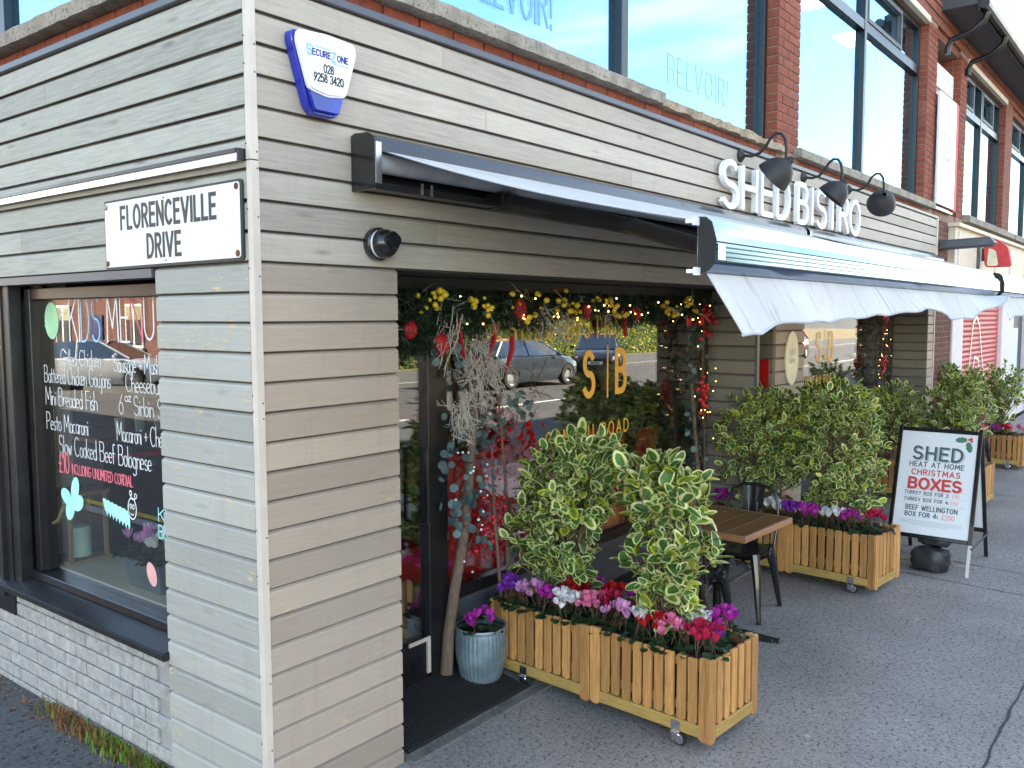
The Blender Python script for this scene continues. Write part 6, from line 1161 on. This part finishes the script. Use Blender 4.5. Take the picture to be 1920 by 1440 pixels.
H = thing('garden_hedge', 'darker clipped hedge across the main road opposite the corner', 'hedge', (6, -20.4, 0)); ob('foliage', leafbox(-12, 12, -.5, .45, .02, 1.3, 9000, .12, 6, ['hedge_leaf', 'tree_leaf']), ['hedge_leaf', 'tree_leaf'], H, stuff=True); ob('stems', MB().box(-11.8, 11.8, -.4, .25, .02, 1.1), 'leaf_dark', H)
def house(x, y, rz, w_, d, hgt, label, wall, wins, door, grp):
    T = thing('brick_house', label, 'house', (x, y, 0), rz, grp)   # faces local +Y
    ob('wall', MB().box(-w_/2, w_/2, -d, 0, 0, hgt), wall, T); rf_ = ob('roof', MB().prism([(.35, hgt-.05), (-d/2, hgt+d*.38), (-d-.35, hgt-.05)], lambda u, v, q: (q, u, v), -w_/2-.1, w_/2+.1), 'roof_slate', T); ob('chimney', MB().box(w_/2-1.0, w_/2-.3, -d/2-.35, -d/2+.35, hgt+d*.25, hgt+d*.38+.9), wall, rf_)
    for (wx, z0, ww, wh) in wins:
        f = ob('window', MB().box(wx-ww/2, wx+ww/2, .002, .06, z0, z0+wh), 'white_paint', T); 
        for k in (-1, 1): ob('pane', MB().box(wx+k*ww/4-ww/4+.06, wx+k*ww/4+ww/4-.06, .061, .07, z0+.08, z0+wh-.08), 'car_glass', f)
        ob('sill', MB().box(wx-ww/2-.08, wx+ww/2+.08, .0, .14, z0-.09, z0-.002), 'ledge_stone', f)
    dd = ob('door', MB().box(door-.45, door+.45, .002, .06, 0, 2.1), 'navy', T); ob('handle', MB().ico((door+.35, .075, 1.05), .03), 'brushed', dd)
WN = [(-2.4, .9, 1.8, 1.5), (2.4, .9, 1.5, 1.5), (-2.4, 3.5, 1.6, 1.4), (0, 3.5, 1.1, 1.4), (2.4, 3.5, 1.6, 1.4)]
for i in range(6): house(-4+i*10.5, -25.5, 0, 9.2, 8, 5.4, ['orange brick house across the road, opposite the street corner', 'orange brick house across the road, second from the corner', 'orange brick house across the road behind the bright hedge', 'orange brick house across the road right behind the parked black hatchback', 'orange brick house across the road beyond the black hatchback', 'orange brick house at the far end of the opposite row'][i], 'brickwork_house', WN, 0, 'orange brick houses across the main road')
for i in range(6): house(.1, 17.2+i*5.6, R(90), 5.55, 9, 6.0, 'red brick terrace house on the bistro side, added to shade the side street, '+['next to the bistro', 'second from the bistro', 'third from the bistro', 'fourth from the bistro', 'fifth from the bistro', 'farthest from the bistro'][i], 'brickwork_terrace', [(-1.6, .9, 1.2, 1.6), (-1.6, 3.4, 1.1, 1.5), (1.2, 3.4, 1.1, 1.5)], 1.2, 'added terrace houses shading the side street')  # unseen row, added to keep the side street in shadow
WS = [(-1.6, .9, 1.2, 1.6), (-1.6, 3.4, 1.1, 1.5), (1.2, 3.4, 1.1, 1.5)]
for i in range(7): house(-14.5, 4+i*5.6, R(-90), 5.55, 8, 5.6, 'red brick terrace house in the side street, '+['nearest the main road', 'second from the main road', 'third from the main road', 'fourth from the main road', 'fifth from the main road', 'sixth from the main road', 'farthest from the main road'][i], 'brickwork_terrace', WS, 1.2, 'terrace houses in the side street')
def tree(x, y, h, label, seed):
    r2 = random.Random(seed); T = thing('street_tree', label, 'tree', (x, y, 0), 0, 'trees across the road'); tr = MB().tube([(0, 0, 0), (.05, .02, h*.3), (0, .1, h*.55)], [.16, .12, .06], 9); mb = MB()
    for i in range(9):
        a = r2.random()*6.28; e_ = Vector((math.cos(a)*h*.25, math.sin(a)*h*.25, h*r2.uniform(.55, .95))); tr.tube([(0, .05, h*r2.uniform(.3, .5)), e_*.6+Vector((0, 0, h*.2)), e_], [.06, .035, .015], 6)
        for k in range(330):
            p = e_+Vector((r2.gauss(0, h*.1), r2.gauss(0, h*.1), r2.gauss(0, h*.08))); m = frame_from(Vector((r2.gauss(0, 1), r2.gauss(0, 1), r2.gauss(0, 1))), Vector((0, 0, 1)), r2); mb.add([p+m @ Vector(q)*.13 for q in ((0, 0, 0), (.35, .5, .08), (0, 1, 0), (-.35, .5, .08))], [(0, 1, 2, 3)])
    ob('trunk', tr, 'bark_wood', T, smooth=True); ob('crown', mb, 'tree_leaf', T, stuff=True)
tree(14, -22, 5.5, 'small leafy tree across the road near the darker hedge', 1); tree(46, -22.3, 6, 'small leafy tree beyond the bright hedge', 2)
